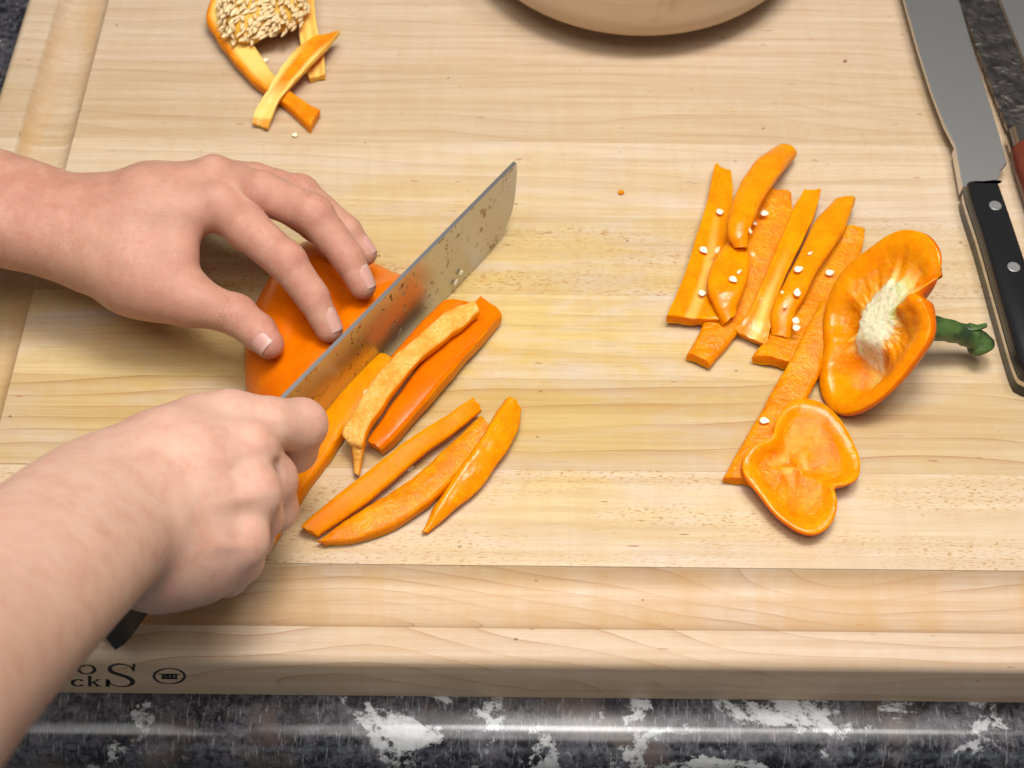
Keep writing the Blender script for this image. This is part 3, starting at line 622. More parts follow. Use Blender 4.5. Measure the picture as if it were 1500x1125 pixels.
loose_seed(1168, 428, 22, 80, 8, 'upright white seed in the middle of the broad bent slice', 1)
loose_seed(1146, 428, 22, 10, 8, 'tiny seed speck left of the upright seed on the bent slice', 0, .4)
loose_seed(1151, 448, 20, 45, 20, 'small pointed seed low on the left of the broad bent slice', 2, .85)
loose_seed(1166, 469, 19, 70, 8, 'upper seed of the touching pair at the foot of the bent slice', 0)
loose_seed(1167, 480, 18, 15, 8, 'lower seed of the touching pair at the foot of the bent slice', 0, .95)
loose_seed(1120, 616, 10.5, -15, 8, 'white seed alone on the long slice above the heart shaped piece', 1)
loose_seed(1083, 398, 21.5, 40, 15, 'narrow seed on the right edge of the crescent slice', 2, .8)
loose_seed(1187, 371, 22, 35, 20, 'small seed at the upper right edge of the broad bent slice', 2, .75)
loose_seed(432, 197, 1.2, 70, 0, 'seed alone on bare wood below the seeded core', 0, .85)
loose_seed(388, 88, 1.2, 30, 0, 'seed on the wood inside the arch of the seeded core', 0)
loose_seed(620, 588, 1.5, 10, 10, 'cream seed peeping out right of the broad glossy slice', 0)
loose_seed(599, 685, 1.5, 20, 10, 'cream seed on the wood between the two square and bowed slices', 1)
loose_seed(537, 574, 17, 60, 20, 'cream seed stuck to the left edge of the speckled slice', 2)
def seed_on_blade(px, py, ang, label):
    N = np.r_[-BX, 0]; d = VR*(px-750)/FPX-VU*(py-562.5)/FPX-VC; q = np.r_[Q0, 0]; t = ((q-CAM)@N)/(d@N); p = CAM+d*t+N*1.6
    o = bpy.data.objects.new('pepper_seed', SEED_ME[1]); put(o); o.location = tuple(p*MM)
    ax = np.r_[AX, 0]*math.cos(ang)+np.array([0, 0, 1.])*math.sin(ang); y = np.cross(N, ax); R = Matrix(((ax[0], y[0], N[0]), (ax[1], y[1], N[1]), (ax[2], y[2], N[2])))
    o.rotation_euler = R.to_euler(); o.scale = (.9,)*3; meta(o, label, 'seed', 'loose pale pepper seeds')
seed_on_blade(664.5, 412, 1.2, 'lower of two cream seeds sticking to the knife blade')
seed_on_blade(672, 398, 1.5, 'upper of two cream seeds sticking to the knife blade')
def crumb(px, py, r, label, mat):
    c = P(px, py, r*.5); V, F = tube(spline([c+(-r, 0, 0), c+(0, .2*r, .3*r), c+(r, 0, 0)], 6), [r*.3, r*.7, r*.8, r*.7, r*.5, r*.2], 8); V = V+(vnoise(V*1.7, px)*r*.25)[:, None]; V[:, 2] = np.maximum(V[:, 2], .1)
    org = np.array([c[0], c[1], 0]); o = mesh('pepper_crumb', V, F, mat, None, origin=org); fix_normals(o); meta(o, label, 'crumb')
crumb(910, 283, 1.6, 'tiny orange pepper crumb alone on the wood left of the pile', M_PSIDE)
crumb(1238, 90, 1.0, 'brown crumb on the wood below the right side of the bowl', plain('brown_crumb', (.30, .17, .10), .8))

# ---------------------------------------------------------------- seeded core at the top
def build_core():
    org = P(388, 20, 0); org[2] = 0
    rt = thing('pepper_core', org, 'cut out pepper core packed with cream seeds, with two pale ribs spreading like legs', 'pepper core')
    c = P(387, 8, 17.); ra = np.array([26, 33., 17.])
    def arch(a): return 1-.26*math.exp(-(math.atan2(math.sin(a+1.30), math.cos(a+1.30))/.42)**2)+.08*math.exp(-(math.atan2(math.sin(a+2.3), math.cos(a+2.3))/.4)**2)
    V = []; F = []; n, s = 18, 30
    for i in range(n+1):
        th = math.pi*i/n
        for k in range(s):
            a = 2*math.pi*k/s; u = np.array([math.sin(th)*math.cos(a), math.sin(th)*math.sin(a), math.cos(th)]); V.append(c+ra*u*.93*(1+.06*math.sin(3*a+1))*arch(a))
    V = np.array(V); V += (vnoise(V*.18, 3)*1.4)[:, None]; V[:, 2] = np.maximum(V[:, 2], .3)
    for i in range(n):
        for k in range(s): F.append((i*s+k, i*s+(k+1) % s, (i+1)*s+(k+1) % s, (i+1)*s+k))
    o = mesh('placenta', V, F, M_PITH, rt); fix_normals(o)
    cnt = 0; g = math.pi*(3-5**.5); N = 620
    for i in range(N):
        zc = 1-2*(i+.5)/N; r = math.sqrt(1-zc*zc); a = i*g+random.uniform(-.1, .1); u = np.array([r*math.cos(a), r*math.sin(a), zc])
        p = c+ra*u*arch(a)*random.uniform(.96, 1.06)
        nn = nrm(u/ra)
        if p[1] > P(388, -25, p[2])[1] or p[2] < 3 or nn@(VC*.9+np.array([0, .3, .1])) < .02: continue
        if cnt >= 290: break
        tl = nrm(np.array([-.35, -.9, .1])*random.uniform(.6, 1)+np.array([random.uniform(-.5, .5), 0, 0])+nn*random.uniform(.1, .75)); tl = nrm(tl-nn*(tl@nn)*.55)
        y = nrm(np.cross(nn, tl)); z = np.cross(tl, y); o = bpy.data.objects.new('seed', SEED_ME[2]); put(o); o.parent = rt
        roll = random.uniform(-.9, .9); y2 = y*math.cos(roll)+z*math.sin(roll); z2 = np.cross(tl, y2)
        o.location = tuple((p+nn*.5-org)*MM); o.rotation_euler = Matrix(((tl[0], y2[0], z2[0]), (tl[1], y2[1], z2[1]), (tl[2], y2[2], z2[2]))).to_euler()
        q = random.uniform(1.05, 1.5); o.scale = (q*1.15, q*.92, q); cnt += 1
    ribbon(rt, 'rib', Z([(318, -20, 352, -20), (302, 20, 338, 22), (314, 48, 362, 52), (338, 80, 384, 84), (364, 110, 404, 112), (388, 130, 427, 134), (420, 152, 449, 150), (455, 184, 468, 160)], 14, 13, 12, 11, 10, 9, 8, 7), thick=7, top=M_PALE2, bow=1., rough=.3, pith=lambda u, v: .95*max(0., min(1., (.72-u)*5))*max(0., min(1., (v-.12)*6)), side=M_PSIDE)
    ribbon(rt, 'rib', Z([(430, -30, 458, -30), (436, 20, 461, 20), (440, 60, 466, 50), (446, 92, 474, 84), (453, 113, 475, 108)], 14, 12, 10, 8, 6), thick=6, top=M_PALE2, bow=-1.2, rough=.3, pith=lambda u, v: .7+.25*math.cos(v*12), side=M_PITH)
M_PALE2 = pepper_material('pepper_rib_flesh', (.74, .19, .002), (.80, .27, .005), .3, .36, .4, (.84, .50, .08), .4)
build_core()
o = one('curled yellow and white rib of pepper lying across the leg of the seeded core', None, Z([(462, 50, 496, 43), (441, 64, 482, 62), (420, 86, 464, 82), (402, 114, 440, 108), (387, 140, 416, 136), (375, 160, 402, 160), (369, 180, 390, 186)], 14, 16, 17, 16, 13, 9, 5), top=M_PALE2, bow=-1.6, rough=.3, thick=4, side=M_PITH,
        pith=lambda u, v: max(.95*max(0., min(1., (abs(v-.5)-.2)*5)), max(0., min(1., (u-.52)*5)))*(1 if u < .93 else .3)*max(0., min(1., (u-.12)*5)))
o.name = 'pepper_rib'; o['category'] = 'pepper rib'

# ================================================================ BOWL
def build_bowl():
    e = P(940, 46, 27); c = np.array([e[0]+1, e[1]+111, 0])
    prof = [(0, 1.5), (48, 1.5), (56, .4), (62, .6), (66, 3), (82, 6.5), (98, 13), (107, 21), (110, 30), (109.5, 42), (108, 60), (105, 72), (103, 77), (101, 79), (98.5, 78), (98, 74), (101, 62), (103, 50), (101, 36), (92, 22), (72, 11), (40, 7), (0, 6.4)]
    p = spline(prof, 90); s = 96; V = []; F = []
    for (r, z) in p:
        for k in range(s): a = 2*math.pi*k/s; V.append((c[0]+max(r, .01)*math.cos(a), c[1]+max(r, .01)*math.sin(a), max(z, .3)))
    for i in range(len(p)-1):
        for k in range(s): F.append((i*s+k, i*s+(k+1) % s, (i+1)*s+(k+1) % s, (i+1)*s+k))
    o = mesh('wooden_bowl', V, F, M_BOWL, None, origin=c); fix_normals(o); meta(o, 'round light wooden bowl cut off by the top of the picture', 'bowl')
build_bowl()

# ================================================================ KNIVES ON THE RIGHT
def w2(px, py, z): return P(px, py, z)[:2]
def outline(pix, z, ext=None):
    L = [w2(x, y, z) for x, y in pix]; return np.array((ext or [])+L)
def disc(c, r, z0, z1, n=20): return prism([(c[0]+r*math.cos(2*math.pi*k/n), c[1]+r*math.sin(2*math.pi*k/n)) for k in range(n)], z0, z1, .25)
def knife_a():
    rt = thing('chef_knife', (258, 130, 0), 'steel knife with a black riveted handle lying flat along the right of the board', 'knife', 'knives lying on the right of the board')
    ax = nrm(w2(1400, 215, 12)-w2(1490, 555, 10)); sp0 = w2(1325, 0, 12); ed0 = w2(1405, 0, 12)
    tip = (sp0+ed0)/2+ax*150
    pl = [w2(1400, 215, 12), w2(1383, 182, 12), w2(1364, 132, 12), w2(1345, 72, 12), sp0, sp0+ax*70, tip-ax*10+np.array([-4, 0]), tip, ed0+ax*95, ed0+ax*40, ed0, w2(1432, 92, 12), w2(1462, 190, 12), w2(1475, 238, 12), w2(1469, 246, 12), w2(1460, 250, 12), w2(1440, 258, 12), w2(1412, 250, 12)]
    V, F = prism(pl[::-1], 9.5, 12., .5); o = mesh('blade', V, F, M_STEEL, rt, smooth=False); fix_normals(o)
    bo = [w2(1399, 213, 13), w2(1412, 268, 16), w2(1460, 270, 16), w2(1466, 247, 13), w2(1438, 236, 13)]
    V, F = prism(bo, 6, 13.2, 0); o = mesh('bolster', V, F, M_STEEL, rt, smooth=False); fix_normals(o)
    top = [(1424, 263), (1459, 265), (1466, 273), (1500, 372), (1530, 465), (1546, 508), (1546, 536), (1530, 549), (1508, 545), (1494, 527), (1468, 440), (1441, 345), (1419, 276)]
    poly = np.array([w2(x, y, 20) for x, y in top]); closed = np.vstack([poly[-2:], poly, poly[:3]])
    d = spline(closed, 160); n0 = int(160*2/(len(closed)-1)); n1 = int(160*(2+len(poly))/(len(closed)-1)); d = d[n0:n1]
    c = d.mean(0)
    def grow(k): 
        e = np.roll(d, -1, 0)-np.roll(d, 1, 0); nn = np.stack([e[:, 1], -e[:, 0]], 1); nn /= np.linalg.norm(nn, axis=1)[:, None]; a2 = np.sum(d[:, 0]*np.roll(d[:, 1], -1)-np.roll(d[:, 0], -1)*d[:, 1]); return d+nn*(1 if a2 > 0 else -1)*k
    V, F = prism(grow(0), .6, 8.2, 0); o = mesh('handle_scale', V, F, M_BLACK, rt); fix_normals(o); sharp(o, 40)
    V, F = prism(grow(.35), 8.2, 11.4, 0); o = mesh('tang', V, F, M_TANG, rt); fix_normals(o); sharp(o, 40)
    V, F = prism(grow(0), 11.4, 20., 2.0); o = mesh('handle_scale', V, F, M_BLACK, rt); fix_normals(o); sharp(o, 40)
    for px, py in ((1458, 301), (1485, 391), (1512, 478)):
        V, F = disc(w2(px, py, 20), 3.4, 17, 20.25); o = mesh('rivet', V, F, M_RIVET, rt, smooth=False); fix_normals(o)
knife_a()
def knife_b():
    rt = thing('hammered_knife', (300, 190, 0), 'dark hammered steel knife with a red wooden handle, second from the board side', 'knife', 'knives lying on the right of the board')
    ax = nrm(w2(1320, 0, 8)-w2(1400, 215, 8)); a0 = w2(1404, 0, 8); b0 = w2(1462, 0, 8)
    pl = [w2(1482, 215, 8), w2(1478, 192, 8), w2(1450, 120, 8), w2(1428, 60, 8), a0, a0+ax*90, (a0+b0)/2+ax*170, b0+ax*100, b0, w2(1492, 75, 8), w2(1515, 150, 8), w2(1530, 205, 8)]
    V, F = prism(pl, 5.5, 8, .5); o = mesh('blade', V, F, M_HAMMER, rt, smooth=False); fix_normals(o)
    V, F = tube([np.r_[w2(1480, 196, 10), 10], np.r_[w2(1487, 220, 10), 10]], [9.5, 9.5], 24); V[:, 0] = V[:, 0]+7.; o = mesh('bolster', V, F, M_TANG, rt); fix_normals(o); sharp(o, 40)
    p0 = np.r_[w2(1487, 219, 10), 10.]; p1 = np.r_[w2(1547, 420, 10), 10.]; path = np.array([p0+(p1-p0)*t for t in np.linspace(0, 1, 14)])+np.array([7, 0, 0])
    V, F = tube(path, [9.3]+[10, 10.2, 10.1, 10, 9.8, 9.6, 9.6, 9.8, 10.2, 10.6, 10.4, 9.4, 6], 24); o = mesh('handle', V, F, M_RED, rt); fix_normals(o); sharp(o, 60)
knife_b()
def knife_c():
    rt = thing('narrow_knife', (330, 250, 0), 'plain steel knife at the far right, mostly cut off by the top right corner', 'knife', 'knives lying on the right of the board')
    ax = nrm(w2(1320, 0, 8)-w2(1400, 215, 8)); a0 = w2(1466, 0, 6); b0 = w2(1530, 0, 6)
    pl = [w2(1515, 125, 6), w2(1490, 60, 6), a0, a0+ax*90, (a0+b0)/2+ax*150, b0+ax*60, b0, w2(1570, 100, 6), w2(1590, 170, 6)]
    V, F = prism(pl, 3.5, 6, .4); o = mesh('blade', V, F, M_STEEL, rt, smooth=False); fix_normals(o)
    p0 = np.r_[w2(1550, 140, 10), 9.]; path = np.array([p0-np.r_[ax, 0]*t for t in np.linspace(0, 100, 8)]); V, F = tube(path, [8, 9.5, 10, 10, 10, 10, 9.5, 7], 20); o = mesh('handle', V, F, M_BLACK, rt); fix_normals(o)
knife_c()

# ================================================================ THE CUTTING KNIFE
def build_cutter():
    rt = thing('vegetable_knife', np.r_[Q0, 0], 'wide straight bladed knife held upright, slicing the orange pepper', 'knife')
    def K(a, z, off=0.): q = Q0+AX*a+BX*off; return np.array([q[0], q[1], z])
    a_tip = (P(755, 238, 52)[:2]-Q0)@AX
    out = [(a_tip, 52), (a_tip+.6, 44), (a_tip-.2, 30), (a_tip-1.4, 21), (a_tip-3.8, 14), (a_tip-8, 8.5), (a_tip-14, 4.4), (a_tip-24, 1.6), (a_tip-40, .5), (-178, .5), (-179, 20), (-180, 34), (-181, 52)]
    out = np.array(out); nb = 1
    V = []; F = []; n = len(out)
    for sgn in (1, -1):
        for a, z in out: V.append(K(a, z, sgn*(.22+.85*z/52.)))
    F.append(tuple(range(n))[::-1]); F.append(tuple(n+k for k in range(n)))
    for k in range(n-1): F.append((k, k+1, n+k+1, n+k))
    F.append((n-1, 0, n, 2*n-1))
    o = mesh('blade', V, F, [M_BLADE, M_SPINE], rt, smooth=False); fix_normals(o)
    fm = [0, 0]+[0]*(n-1)+[1]; o.data.polygons.foreach_set('material_index', np.array(fm, dtype=np.int32)); o.data.update()
    # handle: bolster and two scales with tang, in the knife plane, dropping a little to the butt
    p0 = K(-176, 37); p1 = P(140, 922, 28.); t = nrm(p1-p0); up = nrm(np.array([0, 0, 1.])-t*t[2]); sd = np.cross(t, up); L = np.linalg.norm(p1-p0)+1
    def slab(name, s0, s1, hw, mat, rnd=1.5):
        V = []; F = []; n = 22; prof = []
        for i in range(n+1):
            u = i/n; h = hw*(1-.12*math.sin(math.pi*u)+.16*max(0, u-.75)*4*.4); drop = -3.*max(0, u-.7)**2*10
            if i == n: h *= .62
            if i == n-1: h *= .9
            prof.append((u*L, h, drop))
        for (l, h, dr) in prof:
            for (hh, ss) in ((h, s0), (h-rnd, s1), (-h+rnd, s1), (-h, s0)): V.append(p0+t*l+up*(hh+dr)+sd*ss)
        for i in range(n):
            for k in range(4): F.append((4*i+k, 4*i+(k+1) % 4, 4*i+4+(k+1) % 4, 4*i+4+k))
        F.append((0, 1, 2, 3)); F.append((4*n, 4*n+3, 4*n+2, 4*n+1)); o = mesh(name, V, F, mat, rt); fix_normals(o); sharp(o, 35)
    slab('handle_scale', 1.0, 9., 13, M_BLACK); slab('handle_scale', -1.0, -9., 13, M_BLACK); slab('tang', -1.0, 1.0, 13.1, M_TANG, 0.)
    sgn = 1 if sd@np.r_[BX, 0] < 0 else -1
    for px, py in ((186, 888), (154, 918)):
        N = sd*sgn; d = VR*(px-750)/FPX-VU*(py-562.5)/FPX-VC; q = p0+N*9.; tt = ((q-CAM)@N)/(d@N); c = CAM+d*tt
        V, F = tube([c-N*1.5, c+N*.3], [4.2, 4.2], 18); o = mesh('rivet', V, F, M_RIVET, rt, smooth=False); fix_normals(o)
build_cutter()

# ================================================================ HANDS (distance-field modelling, one continuous skin per arm)
def seg_d(X, a, b, ra, rb):
    ab = b-a; L2 = float(ab@ab)+1e-9
    pa = [X[i]-a[i] for i in range(3)]; t = np.clip((pa[0]*ab[0]+pa[1]*ab[1]+pa[2]*ab[2])/L2, 0, 1)
    return np.sqrt((pa[0]-t*ab[0])**2+(pa[1]-t*ab[1])**2+(pa[2]-t*ab[2])**2)-(ra+(rb-ra)*t)
def smin(a, b, k):
    if k <= 0: return np.minimum(a, b)
    h = np.maximum(k-np.abs(a-b), 0)/k; return np.minimum(a, b)-h*h*k*.25
class Grid:
    def __init__(s, lo, hi, h):
        s.lo = np.array(lo, float); s.h = h; s.n = np.ceil((np.array(hi)-s.lo)/h).astype(int)+1
        s.ax = [(s.lo[i]+h*np.arange(s.n[i])).astype(np.float32) for i in range(3)]
    def new(s): return np.full(s.n, 60., np.float32)
    def box(s, pts, m):
        pts = np.array(pts); a = np.clip(np.floor((pts.min(0)-m-s.lo)/s.h).astype(int), 0, s.n-1); b = np.clip(np.ceil((pts.max(0)+m-s.lo)/s.h).astype(int)+1, 1, s.n)
        sl = tuple(slice(int(x), int(y)) for x, y in zip(a, b)); X = [s.ax[0][sl[0]][:, None, None], s.ax[1][sl[1]][None, :, None], s.ax[2][sl[2]][None, None, :]]; return sl, X
    def add(s, Fd, a, b, ra, rb, k, mg=0):
        sl, X = s.box([a, b], max(ra, rb)+max(k, 10, mg)+9)
        if 0 in Fd[sl].shape: return
        Fd[sl] = smin(Fd[sl], seg_d(X, np.asarray(a, np.float32), np.asarray(b, np.float32), ra, rb).astype(np.float32), k)
    def chain(s, Fd, pts, rs, k, mg=0):
        for i in range(len(pts)-1): s.add(Fd, pts[i], pts[i+1], rs[i], rs[i+1], k, mg)
    def tinted(s, V):
        out = np.zeros(len(V))
        for c, ax, amp, w, r in getattr(s, 'lines', []):
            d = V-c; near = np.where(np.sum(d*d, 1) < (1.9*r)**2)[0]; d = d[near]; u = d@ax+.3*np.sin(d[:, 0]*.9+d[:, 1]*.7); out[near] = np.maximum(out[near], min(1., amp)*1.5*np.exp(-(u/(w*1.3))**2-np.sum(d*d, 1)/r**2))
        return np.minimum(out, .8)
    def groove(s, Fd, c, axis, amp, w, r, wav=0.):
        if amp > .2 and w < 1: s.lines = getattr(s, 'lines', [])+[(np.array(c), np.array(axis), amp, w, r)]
        sl, X = s.box([c], r*2.2)
        if 0 in Fd[sl].shape: return
        d = [X[i]-c[i] for i in range(3)]; u = d[0]*axis[0]+d[1]*axis[1]+d[2]*axis[2]; rr = d[0]**2+d[1]**2+d[2]**2
        if wav: u = u+wav*np.sin(d[0]*.9+d[1]*.7)
        Fd[sl] += (amp*np.exp(-(u/w)**2-rr/r**2)).astype(np.float32)
def surface_nets(Fd, lo, h):
    S = Fd < 0; nx, ny, nz = Fd.shape; cs = np.zeros((nx-1, ny-1, nz-1), np.int8)
    for dx in (0, 1):
        for dy in (0, 1):
            for dz in (0, 1): cs += S[dx:nx-1+dx, dy:ny-1+dy, dz:nz-1+dz]
    act = np.argwhere((cs > 0) & (cs < 8)); idx = np.full(cs.shape, -1, np.int32); idx[tuple(act.T)] = np.arange(len(act))
    acc = np.zeros((len(act), 3)); cnt = np.zeros(len(act)); off = [(0, 0, 0), (1, 0, 0), (0, 1, 0), (1, 1, 0), (0, 0, 1), (1, 0, 1), (0, 1, 1), (1, 1, 1)]
    vals = [Fd[tuple((act+o).T)] for o in off]
    for i, j in ((0, 1), (2, 3), (4, 5), (6, 7), (0, 2), (1, 3), (4, 6), (5, 7), (0, 4), (1, 5), (2, 6), (3, 7)):
        a, b = vals[i], vals[j]; m = (a < 0) != (b < 0); t = np.where(m, a/np.where(m, a-b, 1), 0)
        p = np.array(off[i])+t[:, None]*(np.array(off[j])-np.array(off[i])); acc += p*m[:, None]; cnt += m
    V = lo+h*(act+acc/cnt[:, None]); Q = []
    for ax in range(3):
        o1, o2 = [(1, 2), (2, 0), (0, 1)][ax]
        A = [slice(None)]*3; B = [slice(None)]*3; A[ax] = slice(0, -1); B[ax] = slice(1, None); ch = S[tuple(A)] != S[tuple(B)]
        e = np.argwhere(ch); e = e[(e[:, o1] > 0) & (e[:, o2] > 0) & (e[:, o1] < Fd.shape[o1]-1) & (e[:, o2] < Fd.shape[o2]-1)]
        def cell(d1, d2): q = e.copy(); q[:, o1] -= d1; q[:, o2] -= d2; return idx[tuple(q.T)]
        q = np.stack([cell(1, 1), cell(0, 1), cell(0, 0), cell(1, 0)], 1); flip = ~S[tuple(e.T)]; q[flip] = q[flip][:, ::-1]; Q.append(q)
    return V, np.vstack(Q)
def relax(V, Q, it=2, lam=.5):
    e = np.vstack([Q[:, [0, 1]], Q[:, [1, 2]], Q[:, [2, 3]], Q[:, [3, 0]]]); n = len(V); deg = np.bincount(e.ravel(), minlength=n)
    for _ in range(it):
        for l in (lam, -lam*.96):
            s = np.stack([np.bincount(e[:, 0], V[e[:, 1], i], n)+np.bincount(e[:, 1], V[e[:, 0], i], n) for i in range(3)], 1); V = V+l*(s/np.maximum(deg, 1)[:, None]-V)
    return V
def J(*q): return P(q[0], q[1], q[2])
def pts_d(p, a, b, ra, rb):
    p = np.atleast_2d(p); ab = b-a; t = np.clip((p-a)@ab/(ab@ab), 0, 1); return np.linalg.norm(p-a-t[:, None]*ab, axis=1)-(ra+(rb-ra)*t)
def make_nail(rt, chain, rads, dorsal, length, half=52, back=.52, over=.1):
    """nail plate laid on the last bone of a finger chain"""
    a, b, ra, rb = chain[-2], chain[-1], rads[-2], rads[-1]; t = nrm(b-a); n = nrm(dorsal-t*(dorsal@t)); s = np.cross(t, n)
    nu, nv = 14, 17; V = []; F = []; at = []; Lb = np.linalg.norm(b-a); u0 = Lb+rb*back-length+over; u1 = Lb+rb*back+over
    def hit(base, d):
        lo, hi = 0., 16.
        for _ in range(22):
            m = (lo+hi)/2; q = base+d*m; v = pts_d(q, a, b, ra, rb)[0]
            if v < 0: lo = m
            else: hi = m
        return lo
    for lay in (0, 1):
        for i in range(nu):
            f = i/(nu-1); u = u0+(u1-u0)*f; ub = min(u, Lb)
            for k in range(nv):
                g = 2*k/(nv-1)-1; shr = 1.
                if f < .25: shr = math.sqrt(max(0., 1-((.25-f)/.25)**2))*.35+.65
                if f > .86: shr = math.sqrt(max(0., 1-((f-.86)/.14*.75)**2))
                ang = math.radians(half)*g*shr; base = a+t*ub; d = n*math.cos(ang)+s*math.sin(ang); r = hit(base, d)
                if u > Lb: r = rb*(1-.12*((u-Lb)/max(rb, .1))**1.5)
                lift = .34-.6*abs(g)**3-.35*max(0, .3-f)/.3-.28*max(0, f-.75)/.25
                bow = -.0*(1-f)
                V.append(a+t*u+d*(r+lift-lay*.35)); at.append((max(0., min(1., (f-.90)*14))*.8, max(0., min(1., (.22-f)*6)), 0))
    for i in range(nu-1):
        for k in range(nv-1):
            j = i*nv+k; F.append((j, j+1, j+nv+1, j+nv)); j += nu*nv; F.append((j, j+nv, j+nv+1, j+1))
    ring = [k for k in range(nv)]+[i*nv+nv-1 for i in range(1, nu)]+[(nu-1)*nv+k for k in range(nv-2, -1, -1)]+[i*nv for i in range(nu-2, 0, -1)]
    for k in range(len(ring)): x, y = ring[k], ring[(k+1) % len(ring)]; F.append((x, x+nu*nv, y+nu*nv, y))
    o = mesh('fingernail', V, F, M_NAIL, rt, attrs={'tint': at}); fix_normals(o)
    return a+t*(u0+.3)+n*ra
def crease(G, Fd, chain, i, amp=.5, n=3, sp=1.7, r=7.5, w=.55):
    a, b, c = chain[i-1], chain[i], chain[i+1]; ax = nrm(nrm(c-b)+nrm(b-a))
    for k in range(n): G.groove(Fd, b+ax*sp*(k-(n-1)/2), ax, amp*(1-.25*abs(k-(n-1)/2)), w, r, .3)
def blobs(V, lst):
    a = np.zeros(len(V))
    for q, r, s in lst: a = np.maximum(a, s*np.exp(-np.sum((V-np.asarray(q))**2, 1)/r**2))
    return a
person = thing('person', P(40, 620, 0), 'two bare forearms and hands, one steadying the pepper, one gripping a knife', 'person')
def left_arm():
    h = .8
    W = J(112, 338, 56)
    index = [J(326, 303, 66), J(364, 336, 69), J(419, 383, 67), J(457, 434, 57), J(482, 481, 47)]; ir = [11.3, 10.8, 9.7, 8.1, 6.5]
    middle = [J(314, 264, 65), J(385, 282, 71), J(459, 314, 72), J(509, 377, 59), J(531, 418, 50)]; mr = [11.3, 10.6, 9.7, 8.1, 6.4]
    ring = [J(312, 262, 52), J(372, 266, 62), J(440, 283, 64), J(508, 338, 53), J(534, 371, 46)]; rr = [11, 9.6, 9., 7.4, 6.]
    little = [J(300, 280, 40), J(360, 290, 48), J(410, 300, 48), J(460, 335, 42), J(486, 352, 38)]; lr = [10, 8.6, 7.6, 6.6, 5.4]
    thumb = [J(190, 408, 50), J(277, 440, 45), J(345, 461, 44), J(378, 486, 43), J(394, 504, 42)]; tr = [15, 11.6, 10., 9., 7.4]
    allp = np.array(index+middle+ring+little+thumb+[J(-150, 280, 70), J(-150, 330, 20)]); lo = allp.min(0)-24; hi = allp.max(0)+24; lo[0] = max(lo[0], -345); lo[2] = 4
    G = Grid(lo, hi, h); Pm = G.new()
    # forearm and wrist: pairs of rods make a flattened section
    for sg in (-1, 1):
        Fa = G.new(); sec = spline([(-220, 287, 66, 26, 24), (-60, 296, 64, 25, 22.5), (30, 313, 60, 24, 20.5), (112, 338, 55, 27, 18.5), (165, 350, 54, 34, 17.5)], 24); G.chain(Fa, [J(x, y+sg*o, z) for x, y, z, o, q in sec], [q for *_, q in sec], 0, 24); Pm = smin(Pm, Fa, 14)
    G.chain(Pm, [J(112, 338, 56), J(190, 345, 56), J(240, 350, 54)], [19, 18, 15], 12)
    G.chain(Pm, [J(140, 320, 56), J(220, 312, 64), index[0]], [15, 14.5, 11.6], 12)
    G.chain(Pm, [J(140, 306, 56), J(220, 287, 64), middle[0]], [15, 13.6, 11.4], 10)
    G.chain(Pm, [J(150, 300, 46), J(220, 280, 52), ring[0]], [14, 13, 11], 10)
    G.chain(Pm, [J(150, 310, 38), J(220, 300, 40), little[0]], [14, 13, 10], 10)
    G.chain(Pm, [J(170, 340, 44), J(250, 330, 48)], [16, 14], 12)
    G.chain(Pm, [J(150, 372, 52), J(215, 408, 49), J(272, 436, 46)], [18, 17.5, 12], 12)       # thenar
    G.chain(Pm, [J(215, 385, 54), J(262, 372, 58)], [14, 7], 14)                               # web of thumb
    for q, r in ((J(322, 292, 73), 6.5), (J(312, 248, 72), 6.5)): G.add(Pm, q, q+[.1, 0, 0], r, r, 5)
    D = G.new()
    first = True
    for ch, rs, kk in ((index, ir, 5), (middle, mr, 5), (ring, rr, 5), (little, lr, 5), (thumb, tr, 9)):
        Fd = G.new(); G.chain(Fd, ch, rs, 2.2)
        j = 2 if ch is not thumb else 2
        G.add(Fd, ch[j]+np.array([0, 0, 1.2]), ch[j]+np.array([.1, 0, 1.2]), rs[j]*.93, rs[j]*.93, 3)
        if ch is not thumb: mid = (ch[2]+ch[3])/2; G.add(Fd, ch[-1]-[0, 0, .6], ch[-2]*.4+ch[-1]*.6-[0, 0, .8], rs[-1]*.95, rs[-1]*1.0, 2)
        U = smin(Pm, Fd, kk); D = np.minimum(D, U) if not first else U; first = False
    for ch, i in ((index, 2), (middle, 2), (ring, 2)): crease(G, D, ch, i, 1.0, 4, 2.1, 11.)
    for ch, i in ((index, 3), (middle, 3)): crease(G, D, ch, i, .6, 3, 1.7, 9.5)
    crease(G, D, thumb, 2, 1.2, 3, 2.4, 11.)
    for px, s in ((100, .25), (106, .3), (113, .22)): G.groove(D, J(px, 330, 74), nrm(np.array([1, .15, 0])), s, .9, 26, .3)
    V, Q = surface_nets(D, G.lo, h); V = relax(V, Q, 2)
    V = V+(vnoise(V*.12, 2)*.25)[:, None]*np.array([0, 0, 1.])
    dark0 = np.full(len(V), .36)  # even darkening of this arm stands in for dimmer light
    red = blobs(V, [(J(326, 288, 76), 9, .45), (J(342, 292, 76), 5, .55), (J(314, 244, 74), 9, .35), (J(424, 372, 76), 10, .55), (J(462, 302, 80), 10, .5), (J(440, 262, 72), 9, .4), (J(404, 490, 46), 13, .85), (J(350, 445, 52), 16, .4), (J(484, 488, 50), 8, .5), (J(536, 425, 50), 8, .55), (J(400, 395, 60), 13, .35), (J(292, 380, 52), 12, .5), (J(505, 385, 62), 14, .45), (J(330, 352, 62), 18, .4), (J(465, 440, 55), 16, .5), (J(390, 345, 66), 18, .35), (J(400, 285, 70), 18, .35), (J(110, 300, 74), 30, .3), (J(30, 280, 80), 34, .35), (J(240, 400, 60), 26, .3)])
